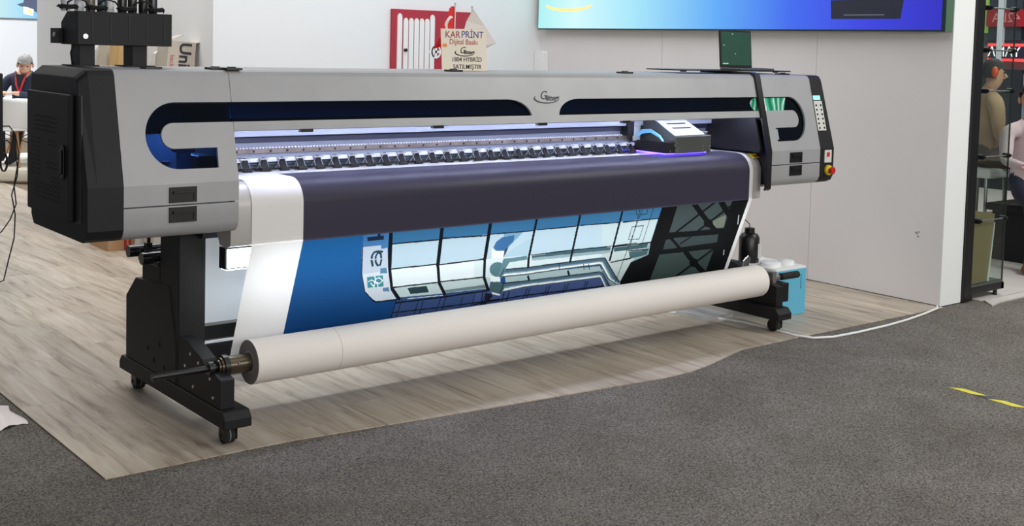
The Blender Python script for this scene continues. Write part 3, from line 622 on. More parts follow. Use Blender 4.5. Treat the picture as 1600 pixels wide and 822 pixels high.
# frame: feet, posts, brackets, casters (mirrored)
def leg_frame(mx):
    X = (lambda x: x) if not mx else (lambda x: 3.49-x)
    def bb(b, x0, x1, *r): a, c = sorted((X(x0), X(x1))); return b.box(a, c, *r)
    a, c = sorted((X(-.022), X(.098)))
    F = ob('foot', MB().prism([(-.06, .078), (-.06, .115), (-.035, .145), (1.02, .145), (1.045, .115), (1.045, .078)], a, c), black, PR, bevel=.006)
    F['label'] = 'black foot beam at the right end' if mx else 'black foot beam at the left end'
    ob('post', bb(MB(), -.012, .106, .40, .60, .145, .845), black, F, bevel=.004)
    a, c = sorted((X(-.016), X(.110)))
    ob('motor_housing', MB().prism([(.42, .146), (.42, .30), (.50, .558), (.87, .530), (.98, .433), (.98, .146)], a, c), black, F, bevel=.005)
    ob('housing_step', bb(MB(), -.012, .106, .60, .80, .53, .635), black, F, bevel=.004)
    a, c = sorted((X(-.012), X(.05)))
    ob('shaft_bracket', MB().prism([(.0, .145), (.0, .262), (.06, .275), (.14, .275), (.17, .31), (.33, .36), (.40, .36), (.40, .145)], a, c), black, F, bevel=.003)
    b = MB()
    for y, z in ((.06, .18), (.09, .25), (.25, .18), (.28, .31), (.33, .25), (.2, .29)): s = X(-.012); b.cyl((s, y, z), (s+(-.004 if not mx else .004), y, z), .007, 8)
    ob('bolt', b, screwm, F)
    b = MB()
    for y, z in ((.66, .20), (.73, .24), (.60, .28), (.55, .19)): s = X(-.016); b.cyl((s, y, z), (s+(-.003 if not mx else .003), y, z), .011, 10)
    ob('grommet', b, dark, F)
    for y in (.01, .93):
        xc = X(.03)
        C_ = ob('caster', MB().box(xc-.03, xc+.03, y-.03, y+.03, .068, .078).box(xc-.028, xc-.022, y-.025, y+.03, .02, .07).box(xc+.022, xc+.028, y-.025, y+.03, .02, .07), blackgl, PR, bevel=.002)
        ob('wheel', MB().cyl((xc-.02, y+.012, .036), (xc-.003, y+.012, .036), .036, 20).cyl((xc+.003, y+.012, .036), (xc+.02, y+.012, .036), .036, 20).cyl((xc-.03, y+.012, .036), (xc+.03, y+.012, .036), .009, 10), rubber, C_, smooth=True)
        ob('tread', MB().cyl((xc-.003, y+.012, .036), (xc+.003, y+.012, .036), .034, 20), mat('tread_grey', (130, 130, 132), .6), C_)
leg_frame(False); leg_frame(True)
ob('cap_bracket', MB().box(.07, .16, .36, .42, .77, .87), black, PR)
RY, RZ, RRAD = .10, .290, .0915
ob('take_up_shaft', MB().cyl((-.25, RY, RZ), (3.74, RY, RZ), .014, 14), blackgl, PR, smooth=True)
ob('shaft_chuck', MB().cyl((.03, RY, RZ), (.165, RY, RZ), .038, 24).cyl((.02, RY, RZ), (.03, RY, RZ), .03, 20), bronze, PR, smooth=True)
ob('shaft_chuck', MB().cyl((3.365, RY, RZ), (3.47, RY, RZ), .038, 24), bronze, PR, smooth=True)
ob('chuck_clamp', MB().cyl((.04, RY, RZ-.0), (.062, RY, RZ), .046, 20).cyl((-.02, RY, RZ), (.0, RY, RZ), .028, 16), blackgl, PR, smooth=True)
ob('chuck_clamp', MB().box(3.47, 3.50, RY-.05, RY+.05, RZ-.04, RZ+.05).cyl((3.50, RY, RZ), (3.56, RY, RZ), .03, 16), steel, PR, bevel=.004)
ob('shaft_grip', MB().cyl((3.60, RY, RZ), (3.76, RY, RZ), .021, 16), rubber, PR, smooth=True)
ob('air_valve', MB().cyl((.10, RY-.036, RZ+.012), (.10, RY-.042, RZ+.012), .005, 8), screwm, PR)
for x, z in ((3.38, .33), (3.40, .34)):
    ob('roller_clip', MB().tube([(x, .22, z-.03), (x, .20, z+.06), (x+.012, .195, z+.075), (x+.03, .2, z+.06), (x+.03, .22, z-.03)], .006, 8), steel, PR, smooth=True)
ob('take_up_motor', MB().box(3.52, 3.58, .02, .2, .16, .27).cyl((3.58, .1, .215), (3.62, .1, .215), .035, 16), blackgl, PR, bevel=.004)
# supply shafts at the back
for y, z, x in ((.78, .668, -.085), (.665, .652, -.07)):
    ob('supply_shaft', MB().tube([(x, y, z), (3.5, y, z)], .027, 20), chrome, PR, smooth=True)
ob('supply_cradle', MB().box(-.02, .02, .61, .83, .618, .64).box(-.03, .0, .71, .74, .64, .71).box(-.02, -.005, .72, .73, .70, .75), blackgl, PR, bevel=.003)
for z0, z1, m_ in ((.272, .334, blackgl), (.252, .266, whitem), (.17, .25, black)):
    ob('cross_beam', MB().box(.06, 3.43, .60, .66, z0, z1), m_, PR, bevel=.003)
ob('dancer_bar', MB().cyl((.10, .33, .20), (3.40, .33, .20), .02, 16), chrome, PR, smooth=True)
LB = ob('light_bar', MB().box(.147, 3.34, .302, .36, .640, .732), blackgl, PR, bevel=.002)
ob('light_diffuser', MB().box(.156, 3.33, .298, .3015, .647, .726).box(.156, 3.33, .305, .355, .636, .6395), mat('backlight', (255, 255, 255), .5, emit=(240, 250, 255), es=12), LB)  # downward face is added, unseen, to light the lower film and rear sheet
# ink tank box on the left cabinet
TB = ob('ink_tank_box', MB().prism([(.33, 1.572), (.33, 1.702), (.45, 1.702), (.52, 1.66), (.52, 1.572)], -.46, -.08), black, PR, bevel=.003)
TB['label'] = 'black ink tank box on two legs'
for x in (-.44, -.23): ob('leg', MB().box(x, x+.058, .36, .46, 1.489, 1.573).box(x-.03, x+.07, .34, .48, 1.489, 1.4935), black, TB)
ob('side_bracket', MB().box(-.475, -.46, .50, .60, 1.575, 1.635), black, TB); ob('bracket_bolt', MB().cyl((-.475, .54, 1.61), (-.482, .54, 1.61), .01, 10), screwm, TB)
b = MB()
for i in range(5): b.box(-.405+.0725*i, -.399+.0725*i, .3285, .33, 1.59, 1.69)
ob('panel_groove', b, dark, TB); ob('lock', MB().cyl((-.43, .33, 1.605), (-.43, .324, 1.605), .010, 16), alu, TB, smooth=True)
ob('vent_hole', MB().box(-.27, -.245, .3285, .33, 1.690, 1.694), dark, TB)
ob('tube_drop', MB().tube([(-.452, .40, 1.572), (-.462, .40, 1.54), (-.458, .40, 1.51), (-.448, .40, 1.489)], .003, 6), blackgl, TB)

# covers are enlarged and set back about the camera position, centred on the feet
COVER = Matrix.Translation((.0755, .1586, -.0595)) @ Matrix.Scale(1.0372, 4)
def bake(root):
    todo = [root]
    while todo:
        o = todo.pop(); todo += list(o.children)
        if o.type == 'MESH': o.data.transform(COVER)
def bake_thing(root):
    T = COVER @ root.location; kids = [c for c in root.children]
    for c in kids: bake(c); c.location = -T
    root.location = T; WT[root.name] = T
for o in list(PR.children):
    if o.name.split('.')[0] in ('side_cabinet', 'beam_cover', 'seal_strip', 'side_guard', 'ink_tank_box', 'sheen_plate'): bake(o)
# ================================================================ PRINTED FILM AND ROLLS
def build_film():
    LA = np.array((.116, .768)); LBt = np.array((.297, .287)); L = float(np.hypot(*(LBt-LA))); ed = (LBt-LA)/L
    XL, XR_, PL, PRr = .175, 3.33, .412, 3.300
    unlit_ink = lin((66, 63, 80)); white = lin((246, 244, 244))  # print over the apron is coloured darker, as no backlight passes there
    V = []; F = []; Cc = []
    def add(Pts, Col, nu, nv):
        k = len(V); V.extend(Pts); Cc.extend(Col)
        F.extend([(k+j*nu+i, k+j*nu+i+1, k+(j+1)*nu+i+1, k+(j+1)*nu+i) for j in range(nv-1) for i in range(nu-1)])
    def coarse(prof, us, c): add([(u, y, z) for y, z in prof for u in us], [c]*(len(us)*len(prof)), len(us), len(prof))
    up = [(.60, 1.0305), (.345, 1.0305)]; top = [(.345, 1.0305), (.22, 1.0305)]+arc(.22, .926, .1045, .1045, 90, 180, 12)[1:]+[(.1155, .85), tuple(LA)]
    coarse(up, [XL, 1.2, 2.3, XR_], white)
    coarse(top, [XL, PL], white); coarse(top, [PRr, XR_], white)
    coarse(top, list(np.linspace(PL, PRr, 8)), unlit_ink)
    low = [tuple(LA), tuple(LBt)]+arc(.33-.0, .205, .026, .028, 20, -90, 6)[::-1][::-1]
    low2 = [tuple(LBt), (.318, .226), (.331, .194), (.318, .176), (.29, .174), (.10, .196)]
    coarse(low2, [XL, PL], white); coarse(low2, [PRr, XR_], white); coarse(low2, [PL, PRr], lin((24, 44, 84)))
    fine = [tuple(LA+(LBt-LA)*t) for t in np.linspace(0, 1, 12)]
    coarse(fine, [XL, PL], white); coarse(fine, [PRr, XR_], white)
    nu, nv = 1500, 300
    us = np.linspace(PL, PRr, nu); ss = np.linspace(0, L, nv); U, S = np.meshgrid(us, ss); U = U.ravel(); S = S.ravel()
    t = (S/L)[:, None]; img = (1-t)*np.array((34, 98, 156.))+t*np.array((21, 62, 116.))
    def inside(poly):
        r = np.zeros(len(U), bool); n = len(poly)
        for i in range(n):
            x0, y0 = poly[i]; x1, y1 = poly[(i+1) % n]
            if y0 == y1: continue
            c = (y0 > S) != (y1 > S); r ^= c & (U < (x1-x0)*(S-y0)/(y1-y0)+x0)
        return r
    for a in ART:
        if a[0] == 'P': img[inside(a[2])] = a[1]
        else:
            msk = np.zeros(len(U), bool); h = a[2]/2
            for (x0, y0), (x1, y1) in zip(a[3], a[3][1:]):
                dx, dy = x1-x0, y1-y0; q2 = dx*dx+dy*dy+1e-12
                k = np.clip(((U-x0)*dx+(S-y0)*dy)/q2, 0, 1); msk |= (U-x0-k*dx)**2+(S-y0-k*dy)**2 < h*h
            img[msk] = a[1]
    c = img/255; c = np.where(c <= .04045, c/12.92, ((c+.055)/1.055)**2.4)
    k0 = len(V)
    Y = LA[0]+ed[0]*S; Z = LA[1]+ed[1]*S
    VV = np.concatenate([np.array(V), np.stack([U, Y, Z], 1)])
    ii = (np.arange(nv-1)[:, None]*nu+np.arange(nu-1)[None]).ravel()+k0
    FF = np.array(F, dtype=np.int64); Q = np.stack([ii, ii+1, ii+nu+1, ii+nu], 1); FF = np.concatenate([FF, Q])
    CC = np.concatenate([np.array(Cc), c])
    me = bpy.data.meshes.new('printed_film'); me.vertices.add(len(VV)); me.vertices.foreach_set('co', VV.ravel().astype(np.float32))
    me.loops.add(FF.size); me.loops.foreach_set('vertex_index', FF.ravel().astype(np.int32)); me.polygons.add(len(FF))
    me.polygons.foreach_set('loop_start', (np.arange(len(FF))*4).astype(np.int32)); me.polygons.foreach_set('loop_total', np.full(len(FF), 4, np.int32))
    me.polygons.foreach_set('use_smooth', np.ones(len(FF), bool))
    me.update(calc_edges=True); at_ = me.attributes.new('print', 'FLOAT_COLOR', 'POINT')
    at_.data.foreach_set('color', np.concatenate([CC, np.ones((len(CC), 1))], 1).ravel().astype(np.float32))
    me.materials.append(film); o = bpy.data.objects.new('printed_film', me); put(o, None)
    tag(o, 'translucent film printed with a blue glass building, hanging over the printer front', 'banner')
build_film()
n = 48; b = MB(); ring = [(RRAD*cos(2*pi*k/n), RRAD*sin(2*pi*k/n)) for k in range(n)]
V = []; 
for x, r in ((.16, .040), (.16, RRAD), (3.385, RRAD), (3.385, .040)):
    V += [(x, RY+r*cos(2*pi*k/n), RZ+r*sin(2*pi*k/n)) for k in range(n)]
b.add(V, [(i*n+k, i*n+(k+1) % n, (i+1)*n+(k+1) % n, (i+1)*n+k) for i in range(3) for k in range(n)])
rl = thing('paper_roll', (1.77, RY, RZ-RRAD), 'long white roll of film wound on the shaft between the feet', 'roll')
ob('roll', b, paperw, rl, smooth=True)
b = MB()
for i in range(9):
    r = .045+.005*i; b.add([(.1595-.0002*(i % 2), RY+rr*cos(2*pi*k/n), RZ+rr*sin(2*pi*k/n)) for rr in (r, r+.004) for k in range(n)], [(k, (k+1) % n, n+(k+1) % n, n+k) for k in range(n)])
ob('wound_layers', b, mat('roll_edge', (150, 144, 140), .6), rl)
ob('seam', MB().tube([(.55, RY+(RRAD+.0002)*cos(t), RZ+(RRAD+.0002)*sin(t)) for t in [2*pi*k/40 for k in range(41)]], .0006, 4), mat('roll_edge', (0, 0, 0)), rl)
ob('supply_film', MB().grid(lambda u, v: (u, .55+.02*v, .36+v), [.17, 1, 2, 3.38], [0, .2, .42]), filmw, smooth=True, label='plain white film feeding up behind the printer post', cat='film')
# ================================================================ THINGS ON THE PRINTER
tr = ob('laptop_tray', MB().box(2.76, 3.72, .18, .44, 1.503, 1.509).box(2.80, 2.83, .2, .22, 1.497, 1.503).box(3.6, 3.63, .2, .22, 1.497, 1.503), blackgl, label='thin black tray lying on the printer top under the laptop', cat='tray')
lp = thing('laptop', (3.44, .3, 1.509), 'open laptop with dark green screen on the printer', 'laptop')
ob('base', MB().box(3.29, 3.59, .20, .36, 1.509, 1.521), mat('laptop_grey', (90, 92, 94), .4, .4), lp, bevel=.003)
ob('keyboard', MB().box(3.31, 3.57, .23, .33, 1.521, 1.5225), blackgl, lp)
ld = ob('lid', MB().prism([(.355, 1.521), (.367, 1.521), (.387, 1.740), (.375, 1.741)], 3.295, 3.575), blackgl, lp, bevel=.002)
ob('screen', MB().add([(3.303, .3557, 1.535), (3.567, .3557, 1.535), (3.567, .3735, 1.732), (3.303, .3735, 1.732)], [(0, 1, 2, 3)]), mat('screen_green', (38, 66, 54), .25, emit=(40, 78, 62), es=.35), ld)
ob('screen_icons', MB().box(3.31, 3.36, .3558, .3562, 1.542, 1.548).box(3.42, 3.427, .360, .3608, 1.60, 1.606).box(3.32, 3.33, .364, .3648, 1.65, 1.655).box(3.40, 3.41, .3718, .3722, 1.716, 1.722), mat('icon_grey', (170, 190, 180), .4, emit=(170, 190, 180), es=.3), ld)
# paper sign
sg = thing('paper_sign', (1.38, .3, 1.488), 'cream card sign with red and blue Turkish lettering on the printer top', 'sign')
ob('card', MB().prism([(1.245, 1.488), (1.515, 1.488), (1.500, 1.690), (1.232, 1.686)], .30, .303, 'y'), mat('card_cream', (226, 216, 200), .6), sg)
ob('card_foot', MB().prism([(.303, 1.488), (.36, 1.488), (.303, 1.60)], 1.36, 1.40), mat('card_cream', (0, 0, 0)), sg)
SX, SZ = (1, 0, 0), (0, 0, 1)
def st(body, size, x, z, c, **k): return lettering(body, size, frame((x, .2995, z), SX, SZ), sg, mat('ink_%d_%d_%d' % c, c, .5), **k)
st('KAR', .046, 1.302, 1.658, (150, 60, 76), sx=1.02); st('PRİNT', .046, 1.42, 1.660, (62, 60, 140), sx=1.0)
st('Dijital Baskı', .036, 1.368, 1.6245, (170, 76, 70)); logo(sg, frame((1.375, .2995, 1.580), SX, SZ), .85)
st('1804 HYBRİD', .0305, 1.390, 1.541, (44, 44, 52), bold=.0002); st('SATILMIŞTIR', .0305, 1.394, 1.506, (44, 44, 52), bold=.0002)
ob('tag', MB().box(1.245, 1.27, .2985, .2995, 1.60, 1.615), mat('tag_orange', (226, 140, 60), .5), sg)
# two little flags behind the sign
def flag(x, zt, cols_, label, pts, m_, deco=None):
    t = thing('table_flag', (x, .42, 1.488), label, 'flag', 'small flags on the printer top')
    ob('pole', MB().cyl((x, .42, 1.495), (x+.004, .42, zt), .0035, 8).ball((x+.004, .42, zt), .006, 8, 6), mat('pole_white', (215, 210, 205), .4), t, smooth=True)
    ob('base', MB().lathe([(.03, 0), (.03, .008), (.006, .012), (.006, .02)], (x, .42, 1.488), 16), whitem, t, smooth=True)
    def wave(px, pz, k): return (px, .415+.012*sin((px+pz)*38)+.0012*k, pz)
    fl = ob('cloth', MB().plate([pts], wave), m_, t)
    if deco: deco(fl, wave)
    return t
redm = mat('flag_red', (216, 34, 36), .6)
def crescent(fl, wave):
    o = arc(1.362, 1.715, .024, .036, 60, 300, 16); i_ = arc(1.370, 1.712, .018, .029, 290, 70, 16)
    ob('crescent', MB().plate([o+i_], lambda x, z, k: (x, wave(x, z, 0)[1]-.003+.001*k, z)), whitem, fl)
flag(1.398, 1.812, 0, 'red flag with white crescent drooping beside the card sign', [(1.40, 1.80), (1.385, 1.798), (1.368, 1.788), (1.350, 1.765), (1.335, 1.73), (1.32, 1.69), (1.30, 1.645), (1.278, 1.59), (1.30, 1.595), (1.34, 1.61), (1.40, 1.64)], redm, crescent)
def marks(fl, wave):
    ob('flag_print', MB().plate([[(1.50, 1.705), (1.53, 1.695), (1.527, 1.688), (1.50, 1.696)]], lambda x, z, k: (x, wave(x, z, 0)[1]-.003+.001*k, z)), logom, fl)
flag(1.502, 1.80, 0, 'white triangular-hanging flag behind the card sign', [(1.506, 1.79), (1.58, 1.705), (1.648, 1.625), (1.585, 1.588), (1.52, 1.60), (1.45, 1.68), (1.475, 1.73)], mat('flag_white', (214, 206, 202), .7), marks)
# ink bottles in the tank box and cables over it
inks = [(-.475, .42, 'clear', (205, 208, 216)), (-.43, .40, 'clear', (190, 192, 200)), (-.375, .43, 'grey', (112, 104, 100)), (-.335, .41, 'blue grey', (62, 72, 90)), (-.30, .43, 'white', (218, 220, 216)), (-.252, .42, 'black', (28, 27, 30)), (-.21, .42, 'dark brown', (52, 46, 46)), (-.165, .42, 'black', (30, 30, 36)), (-.125, .42, 'dark', (36, 34, 40))]
ords = ['first', 'second', 'third', 'fourth', 'fifth', 'sixth', 'seventh', 'eighth', 'ninth']
for i, (x, y, cn, c) in enumerate(inks):
    t = thing('ink_bottle', (x, y, 1.702), '%s ink bottle in the black tank box, %s from the left' % (cn, ords[i]), 'bottle', 'ink bottles in the tank box')
    z = 1.702 if y < .45 else 1.69
    ob('bottle_body', MB().lathe([(.017, 0), (.0185, .01), (.0185, .13), (.012, .15), (.009, .155), (.009, .165)], (x, y, z), 16), mat('ink_%s' % cn.replace(' ', '_'), c, .3), t, smooth=True)
    ob('cap', MB().lathe([(.011, .165), (.011, .185), (.009, .188)], (x, y, z), 14), blackgl, t, smooth=True)
def coil(x, y, z, r, n, label):
    p = []
    for i in range(n*14+1):
        a = 2*pi*i/14; p.append((x+r*cos(a)*(1+.12*sin(i*.7)), y+r*.45*sin(a), z+.004+.004*(i/14)+.006*abs(sin(a*.5+i))))
    ob('cable_coil', MB().tube(p, .0035, 6), blackgl, smooth=True, label=label, cat='cable', group='cables on the tank box')
for x, r, lb in ((-.49, .045, 'black cable loop hanging over the left corner of the tank box'), (-.38, .05, 'black cable loop left of centre on the tank box top'), (-.26, .045, 'black cable loop in the middle of the tank box top'), (-.14, .04, 'black cable loop at the right end of the tank box top')):
    coil(x, .35, 1.704, r*.8, 3, lb)
random.seed(11)
for x, lb in ((-.45, 'thin black tube arching from the first ink bottles'), (-.33, 'thin black tube arching over the middle ink bottles'), (-.19, 'thin black tube arching over the right ink bottles')):
    ob('ink_line', MB().tube([(x-.03, .39, 1.704), (x-.035, .365, 1.735), (x-.01, .352, 1.752), (x+.025, .35, 1.742), (x+.045, .355, 1.72), (x+.05, .37, 1.704)], .0035, 8), blackgl, smooth=True, label=lb, cat='tube', group='ink tubes on the tank box')
for o in [o for o in bpy.data.objects if o.parent is None and o.name.split('.')[0] in ('laptop', 'paper_sign', 'table_flag', 'ink_bottle')]: bake_thing(o)  # things on the printer are enlarged and set back about the camera position too
for o in [o for o in bpy.data.objects if o.parent is None and o.name.split('.')[0] in ('laptop_tray', 'cable_coil', 'ink_line')]: bake(o)
# ================================================================ WALL THINGS
rb = thing('fence_picture', (3.86, 3.9, 1.2), 'red panel with a white picket gate leaning on the back wall', 'picture')
ob('panel', MB().box(3.31, 4.13, 3.885, 3.918, 1.18, 1.90), mat('board_red', (172, 40, 58), .5), rb, bevel=.002)
for i in range(7):
    x = 3.36+.0535*i-(.006 if i == 0 else 0); zt = 1.855 if i in (0, 6) else 1.82
    ob('picket', MB().prism([(x, 1.2), (x+.044, 1.2), (x+.044, zt-.02)]+[(x+.022+.022*cos(t), zt-.02+.03*sin(t)) for t in (.6, 1.2, 1.57, 1.95, 2.5)]+[(x, zt-.02)], 3.874, 3.885, 'y'), whitem, rb)
ob('gate_knob', MB().cyl((3.43, 3.874, 1.565), (3.43, 3.855, 1.565), .014, 12), blackgl, rb)
b = MB()
cxx, czz = 3.745, 1.556
b.plate([arc(cxx, czz, .050, .056, 0, 360, 32)[:-1], arc(cxx, czz, .037, .043, 0, 360, 32)[:-1]], lambda x, z, t: (x, 3.874+.011*t, z)).box(cxx-.01, cxx+.01, 3.876, 3.885, czz-.045, czz+.045).box(cxx-.04, cxx+.04, 3.876, 3.885, czz-.01, czz+.01).box(cxx-.07, cxx-.045, 3.876, 3.885, czz-.012, czz+.012)
ob('gate_wheel', b, whitem, rb)
ob('wall_box', MB().prism([(3.80, 1.2), (3.95-.035, 1.2), (3.915, 1.575), (3.88, 1.59), (3.82, 1.585), (3.80, 1.57)], 4.86, 4.929), whitem, label='small white box fixed in the wall corner behind the printer', cat='box', bevel=.004)
def screen_mat(name, axis, a, b_, ramp, es):
    M = bpy.data.materials.new(name); M.use_nodes = True; nt = M.node_tree; nt.nodes.clear(); o = nt.nodes.new('ShaderNodeOutputMaterial'); e = nt.nodes.new('ShaderNodeEmission'); e.inputs[1].default_value = es
    g = nt.nodes.new('ShaderNodeNewGeometry'); s = nt.nodes.new('ShaderNodeSeparateXYZ'); nt.links.new(g.outputs['Position'], s.inputs[0])
    mr = nt.nodes.new('ShaderNodeMapRange'); mr.inputs['From Min'].default_value = a; mr.inputs['From Max'].default_value = b_; nt.links.new(s.outputs[axis], mr.inputs[0])
    r = nt.nodes.new('ShaderNodeValToRGB'); el = r.color_ramp.elements
    el[0].position = ramp[0][0]; el[0].color = (*lin(ramp[0][1]), 1); el[1].position = ramp[-1][0]; el[1].color = (*lin(ramp[-1][1]), 1)
    for p_, c_ in ramp[1:-1]: k = el.new(p_); k.color = (*lin(c_), 1)
    nt.links.new(mr.outputs[0], r.inputs[0]); nt.links.new(r.outputs[0], e.inputs[0]); nt.links.new(e.outputs[0], o.inputs[0]); return M
ws = thing('wall_screen', (4.9, 1.9, 1.78), 'wide lit screen fading from cyan to deep blue on the right wall', 'screen')
ob('casing', MB().box(4.845, 4.93, -.145, 3.85, 1.778, 3.0), mat('casing_green', (74, 104, 84), .5), ws)
ob('display', MB().box(4.842, 4.845, -.12, 3.85, 1.788, 2.99), screen_mat('screen_blue', 1, 3.85, -.12, [(0, (176, 244, 246)), (.12, (214, 252, 255)), (.3, (170, 232, 252)), (.52, (104, 176, 248)), (.7, (74, 112, 240)), (.85, (68, 76, 226)), (1, (60, 58, 196))], 1.0), ws)
ob('bezel', MB().box(4.838, 4.845, -.12, 3.85, 1.778, 1.788).box(4.838, 4.845, -.145, -.12, 1.778, 2.99), mat('bezel_teal', (20, 46, 52), .4), ws)
ob('device_print', MB().prism([(.72, 1.86), (.73, 1.99), (.16, 1.99), (.18, 1.86)], 4.840, 4.842), mat('print_dark', (26, 30, 42), .4, emit=(30, 34, 48), es=.6), ws)
ob('device_line', MB().box(4.839, 4.840, .30, .62, 1.885, 1.889), mat('print_grey', (120, 126, 140), .4, emit=(120, 126, 140), es=.5), ws)
ob('logo_arc', MB().plate([arc(3.45, 1.99, .3, .055, 180, 360, 20)+arc(3.45, 1.99, .26, .03, 360, 180, 20)], lambda y, z, t: (4.839+.002*t, y, z)), mat('print_orange', (246, 190, 110), .4, emit=(250, 200, 120), es=.9), ws)
fs = thing('wall_screen', (3.1, 14.95, 1.95), 'pale blue lit screen high on the far left wall', 'screen')
ob('display', MB().box(.5, 5.5, 14.96, 14.97, 1.875, 3.2), screen_mat('screen_pale', 0, 3.0, 4.1, [(0, (236, 246, 240)), (.3, (206, 238, 246)), (.6, (176, 228, 250)), (1, (120, 196, 248))], 1.0), fs)
ob('casing', MB().box(.49, 5.51, 14.97, 15.0, 1.86, 3.2), mat('casing_grey', (120, 130, 140), .5), fs)
ob('device_print', MB().prism([(3.60, 2.09), (3.66, 2.06), (3.78, 2.05), (3.92, 1.96), (3.98, 1.98), (3.98, 2.3), (3.72, 2.3), (3.70, 2.12)], 14.95, 14.96, 'y'), mat('print_slate', (70, 78, 100), .4, emit=(70, 80, 105), es=.7), fs)
ob('card_print', MB().prism([(3.70, 1.95), (3.84, 1.92), (3.85, 2.02), (3.70, 2.06)], 14.945, 14.95, 'y'), mat('print_white', (250, 250, 246), .4, emit=(250, 250, 246), es=.9), fs)
ob('fruit_print', MB().cyl((3.79, 14.945, 1.985), (3.79, 14.94, 1.985), .03, 14), mat('print_orange', (0, 0, 0)), fs)
# ================================================================ FLOOR THINGS
bb_ = thing('blue_tank', (3.88, .4, 0), 'light blue waste ink box with white top beside the right foot', 'box')
ob('body', MB().box(3.71, 4.01, .22, .58, .0, .285), mat('box_cyan', (96, 178, 210), .45), bb_, bevel=.004)
ob('top', MB().box(3.712, 4.008, .222, .578, .285, .300), whitem, bb_, bevel=.003)
ob('slot', MB().box(3.955, 3.96, .2185, .22, .16, .25), mat('slot_blue', (50, 110, 140), .5), bb_)
for x, y, r in ((3.80, .335, .065), (3.935, .32, .05)): ob('lid', MB().lathe([(r, 0), (r, .02), (r*.85, .026), (r*.3, .028)], (x, y, .30), 24), whitem, bb_, smooth=True)
ib = thing('solvent_bottle', (3.79, .5, .30), 'black plastic jug with white label standing on the light blue box', 'bottle')
ob('jug', MB().lathe([(.06, 0), (.064, .01), (.064, .155), (.05, .178), (.03, .186)], (3.79, .50, .30), 24), blackgl, ib, smooth=True)
ob('cap', MB().lathe([(.032, .186), (.032, .212), (.028, .216)], (3.79, .50, .30), 20), blackgl, ib, smooth=True)
ob('tube', MB().tube([(3.79, .5, .51), (3.785, .5, .54), (3.74, .5, .57), (3.66, .48, .59), (3.55, .45, .62)], .003, 6), blackgl, ib)
ob('label', MB().box(3.80, 3.835, .4365, .4405, .33, .42), mat('label_white', (200, 200, 200), .5), ib)
ob('cable', MB().tube([(3.2, .75, .006), (3.34, .62, .006), (3.46, .25, .006), (3.46, .0, .006), (3.455, -.14, .006), (3.50, -.225, .004), (3.62, -.268, .002), (3.85, -.28, .002), (4.15, -.275, .002), (4.4, -.255, .002), (4.65, -.22, .003), (4.85, -.185, .006), (4.90, -.15, .006)], .007, 8), whitem, smooth=True, label='white cable trailing from the right foot along the carpet edge', cat='cable')
ob('metal_tray', MB().box(3.30, 3.54, .40, .95, .0005, .012).box(3.30, 3.54, .40, .405, .012, .02), mat('tray_pale', (196, 196, 196), .4, .3), label='pale flat tray on the floor under the right end of the printer', cat='tray')
tp = thing('warning_tape', (3.26, -1.41, -.005), 'yellow and black warning tape stuck on the grey carpet', 'tape')
tm = [mat('tape_yellow', (220, 208, 40), .5), mat('tape_black', (44, 44, 46), .5)]
dt = Vector((3.242-3.283, -1.585+1.237, 0)); nt_ = Vector((1, -.12, 0)).normalized()*.022
q0 = Vector((3.283, -1.237, -.0055)); segs = [(0, .38, 0), (.38, .62, 1), (.62, 1.0, 0)]
for s0, s1, k in segs:
    A0 = q0+dt*s0; A1 = q0+dt*s1; sk = dt*.08
    vv = [A0-nt_-sk, A0+nt_+sk, A1+nt_+sk, A1-nt_-sk]; vv = vv+[p+Vector((0, 0, .0015)) for p in vv]
    ob('stripe', MB().add(vv, [(3, 2, 1, 0), (4, 5, 6, 7), (0, 1, 5, 4), (1, 2, 6, 5), (2, 3, 7, 6), (3, 0, 4, 7)]), tm[k], tp)
random.seed(3)
def bag(u, v):
    return (-.80+.27*u+.01*sin(7*v), .70+.30*v+.02*sin(9*u), -.004+.055*sin(pi*u)*sin(pi*v)+.012*abs(sin(11*u+5*v))*sin(pi*u))
ob('plastic_packet', MB().grid(bag, [i/14 for i in range(15)], [i/14 for i in range(15)]), mat('packet_white', (236, 226, 224), .35), smooth=True, label='white crumpled packet lying on the carpet at the left edge', cat='packet')
# cardboard cartons behind the printer
def carton(x, y, w_, d_, h, tilt, c, label, txt=None, tc=(40, 36, 40), rz=0, tx=None):
    t = thing('carton', (x, y, 0), label, 'carton', 'tall cartons behind the printer')
    t.rotation_euler = (0, radians(tilt), radians(rz))
    cm = mat('carton_%d_%d_%d' % c, c, .75, var=.05, scale=6)
    o = bpy.data.objects.new('carton_body', mesh('carton_body', MB().box(0, w_, 0, d_, 0, h), cm)); col.objects.link(o); o.parent = t
    o = bpy.data.objects.new('flap', mesh('flap', MB().prism([(0, h), (w_*.5, h+.05), (w_*.52, h+.045), (.01, h)], .0, d_*.6, 'y').prism([(w_, h), (w_+.05, h+.015), (w_+.05, h+.01), (w_, h-.005)], 0, d_*.8, 'y'), cm)); col.objects.link(o); o.parent = t
    if txt:
        for body, size, px, pz, cc, bold in txt:
            me = text_mesh(body, size, bold=bold); me.materials.clear(); me.materials.append(mat('carton_ink_%d' % cc[0], cc, .6)); me.transform(frame((px, -.002, pz), (0, 0, -1), (1, 0, 0)))
            o = bpy.data.objects.new('lettering', me); col.objects.link(o); o.parent = t
carton(1.405, 4.15, .215, .2, 1.60, 4, (186, 176, 164), 'grey-brown tall carton with bold lettering beside the tank box', [('UniFol', .13, .13, 1.42, (40, 36, 44), .003), ('backlite', .05, .035, 1.42, (190, 100, 110), 0)], rz=0)
carton(1.37, 4.36, .12, .08, 1.5, 5, (214, 212, 206), 'white narrow carton with vertical black lettering behind the tank box leg', [('Etalon', .08, .08, 1.36, (50, 48, 52), .002)])
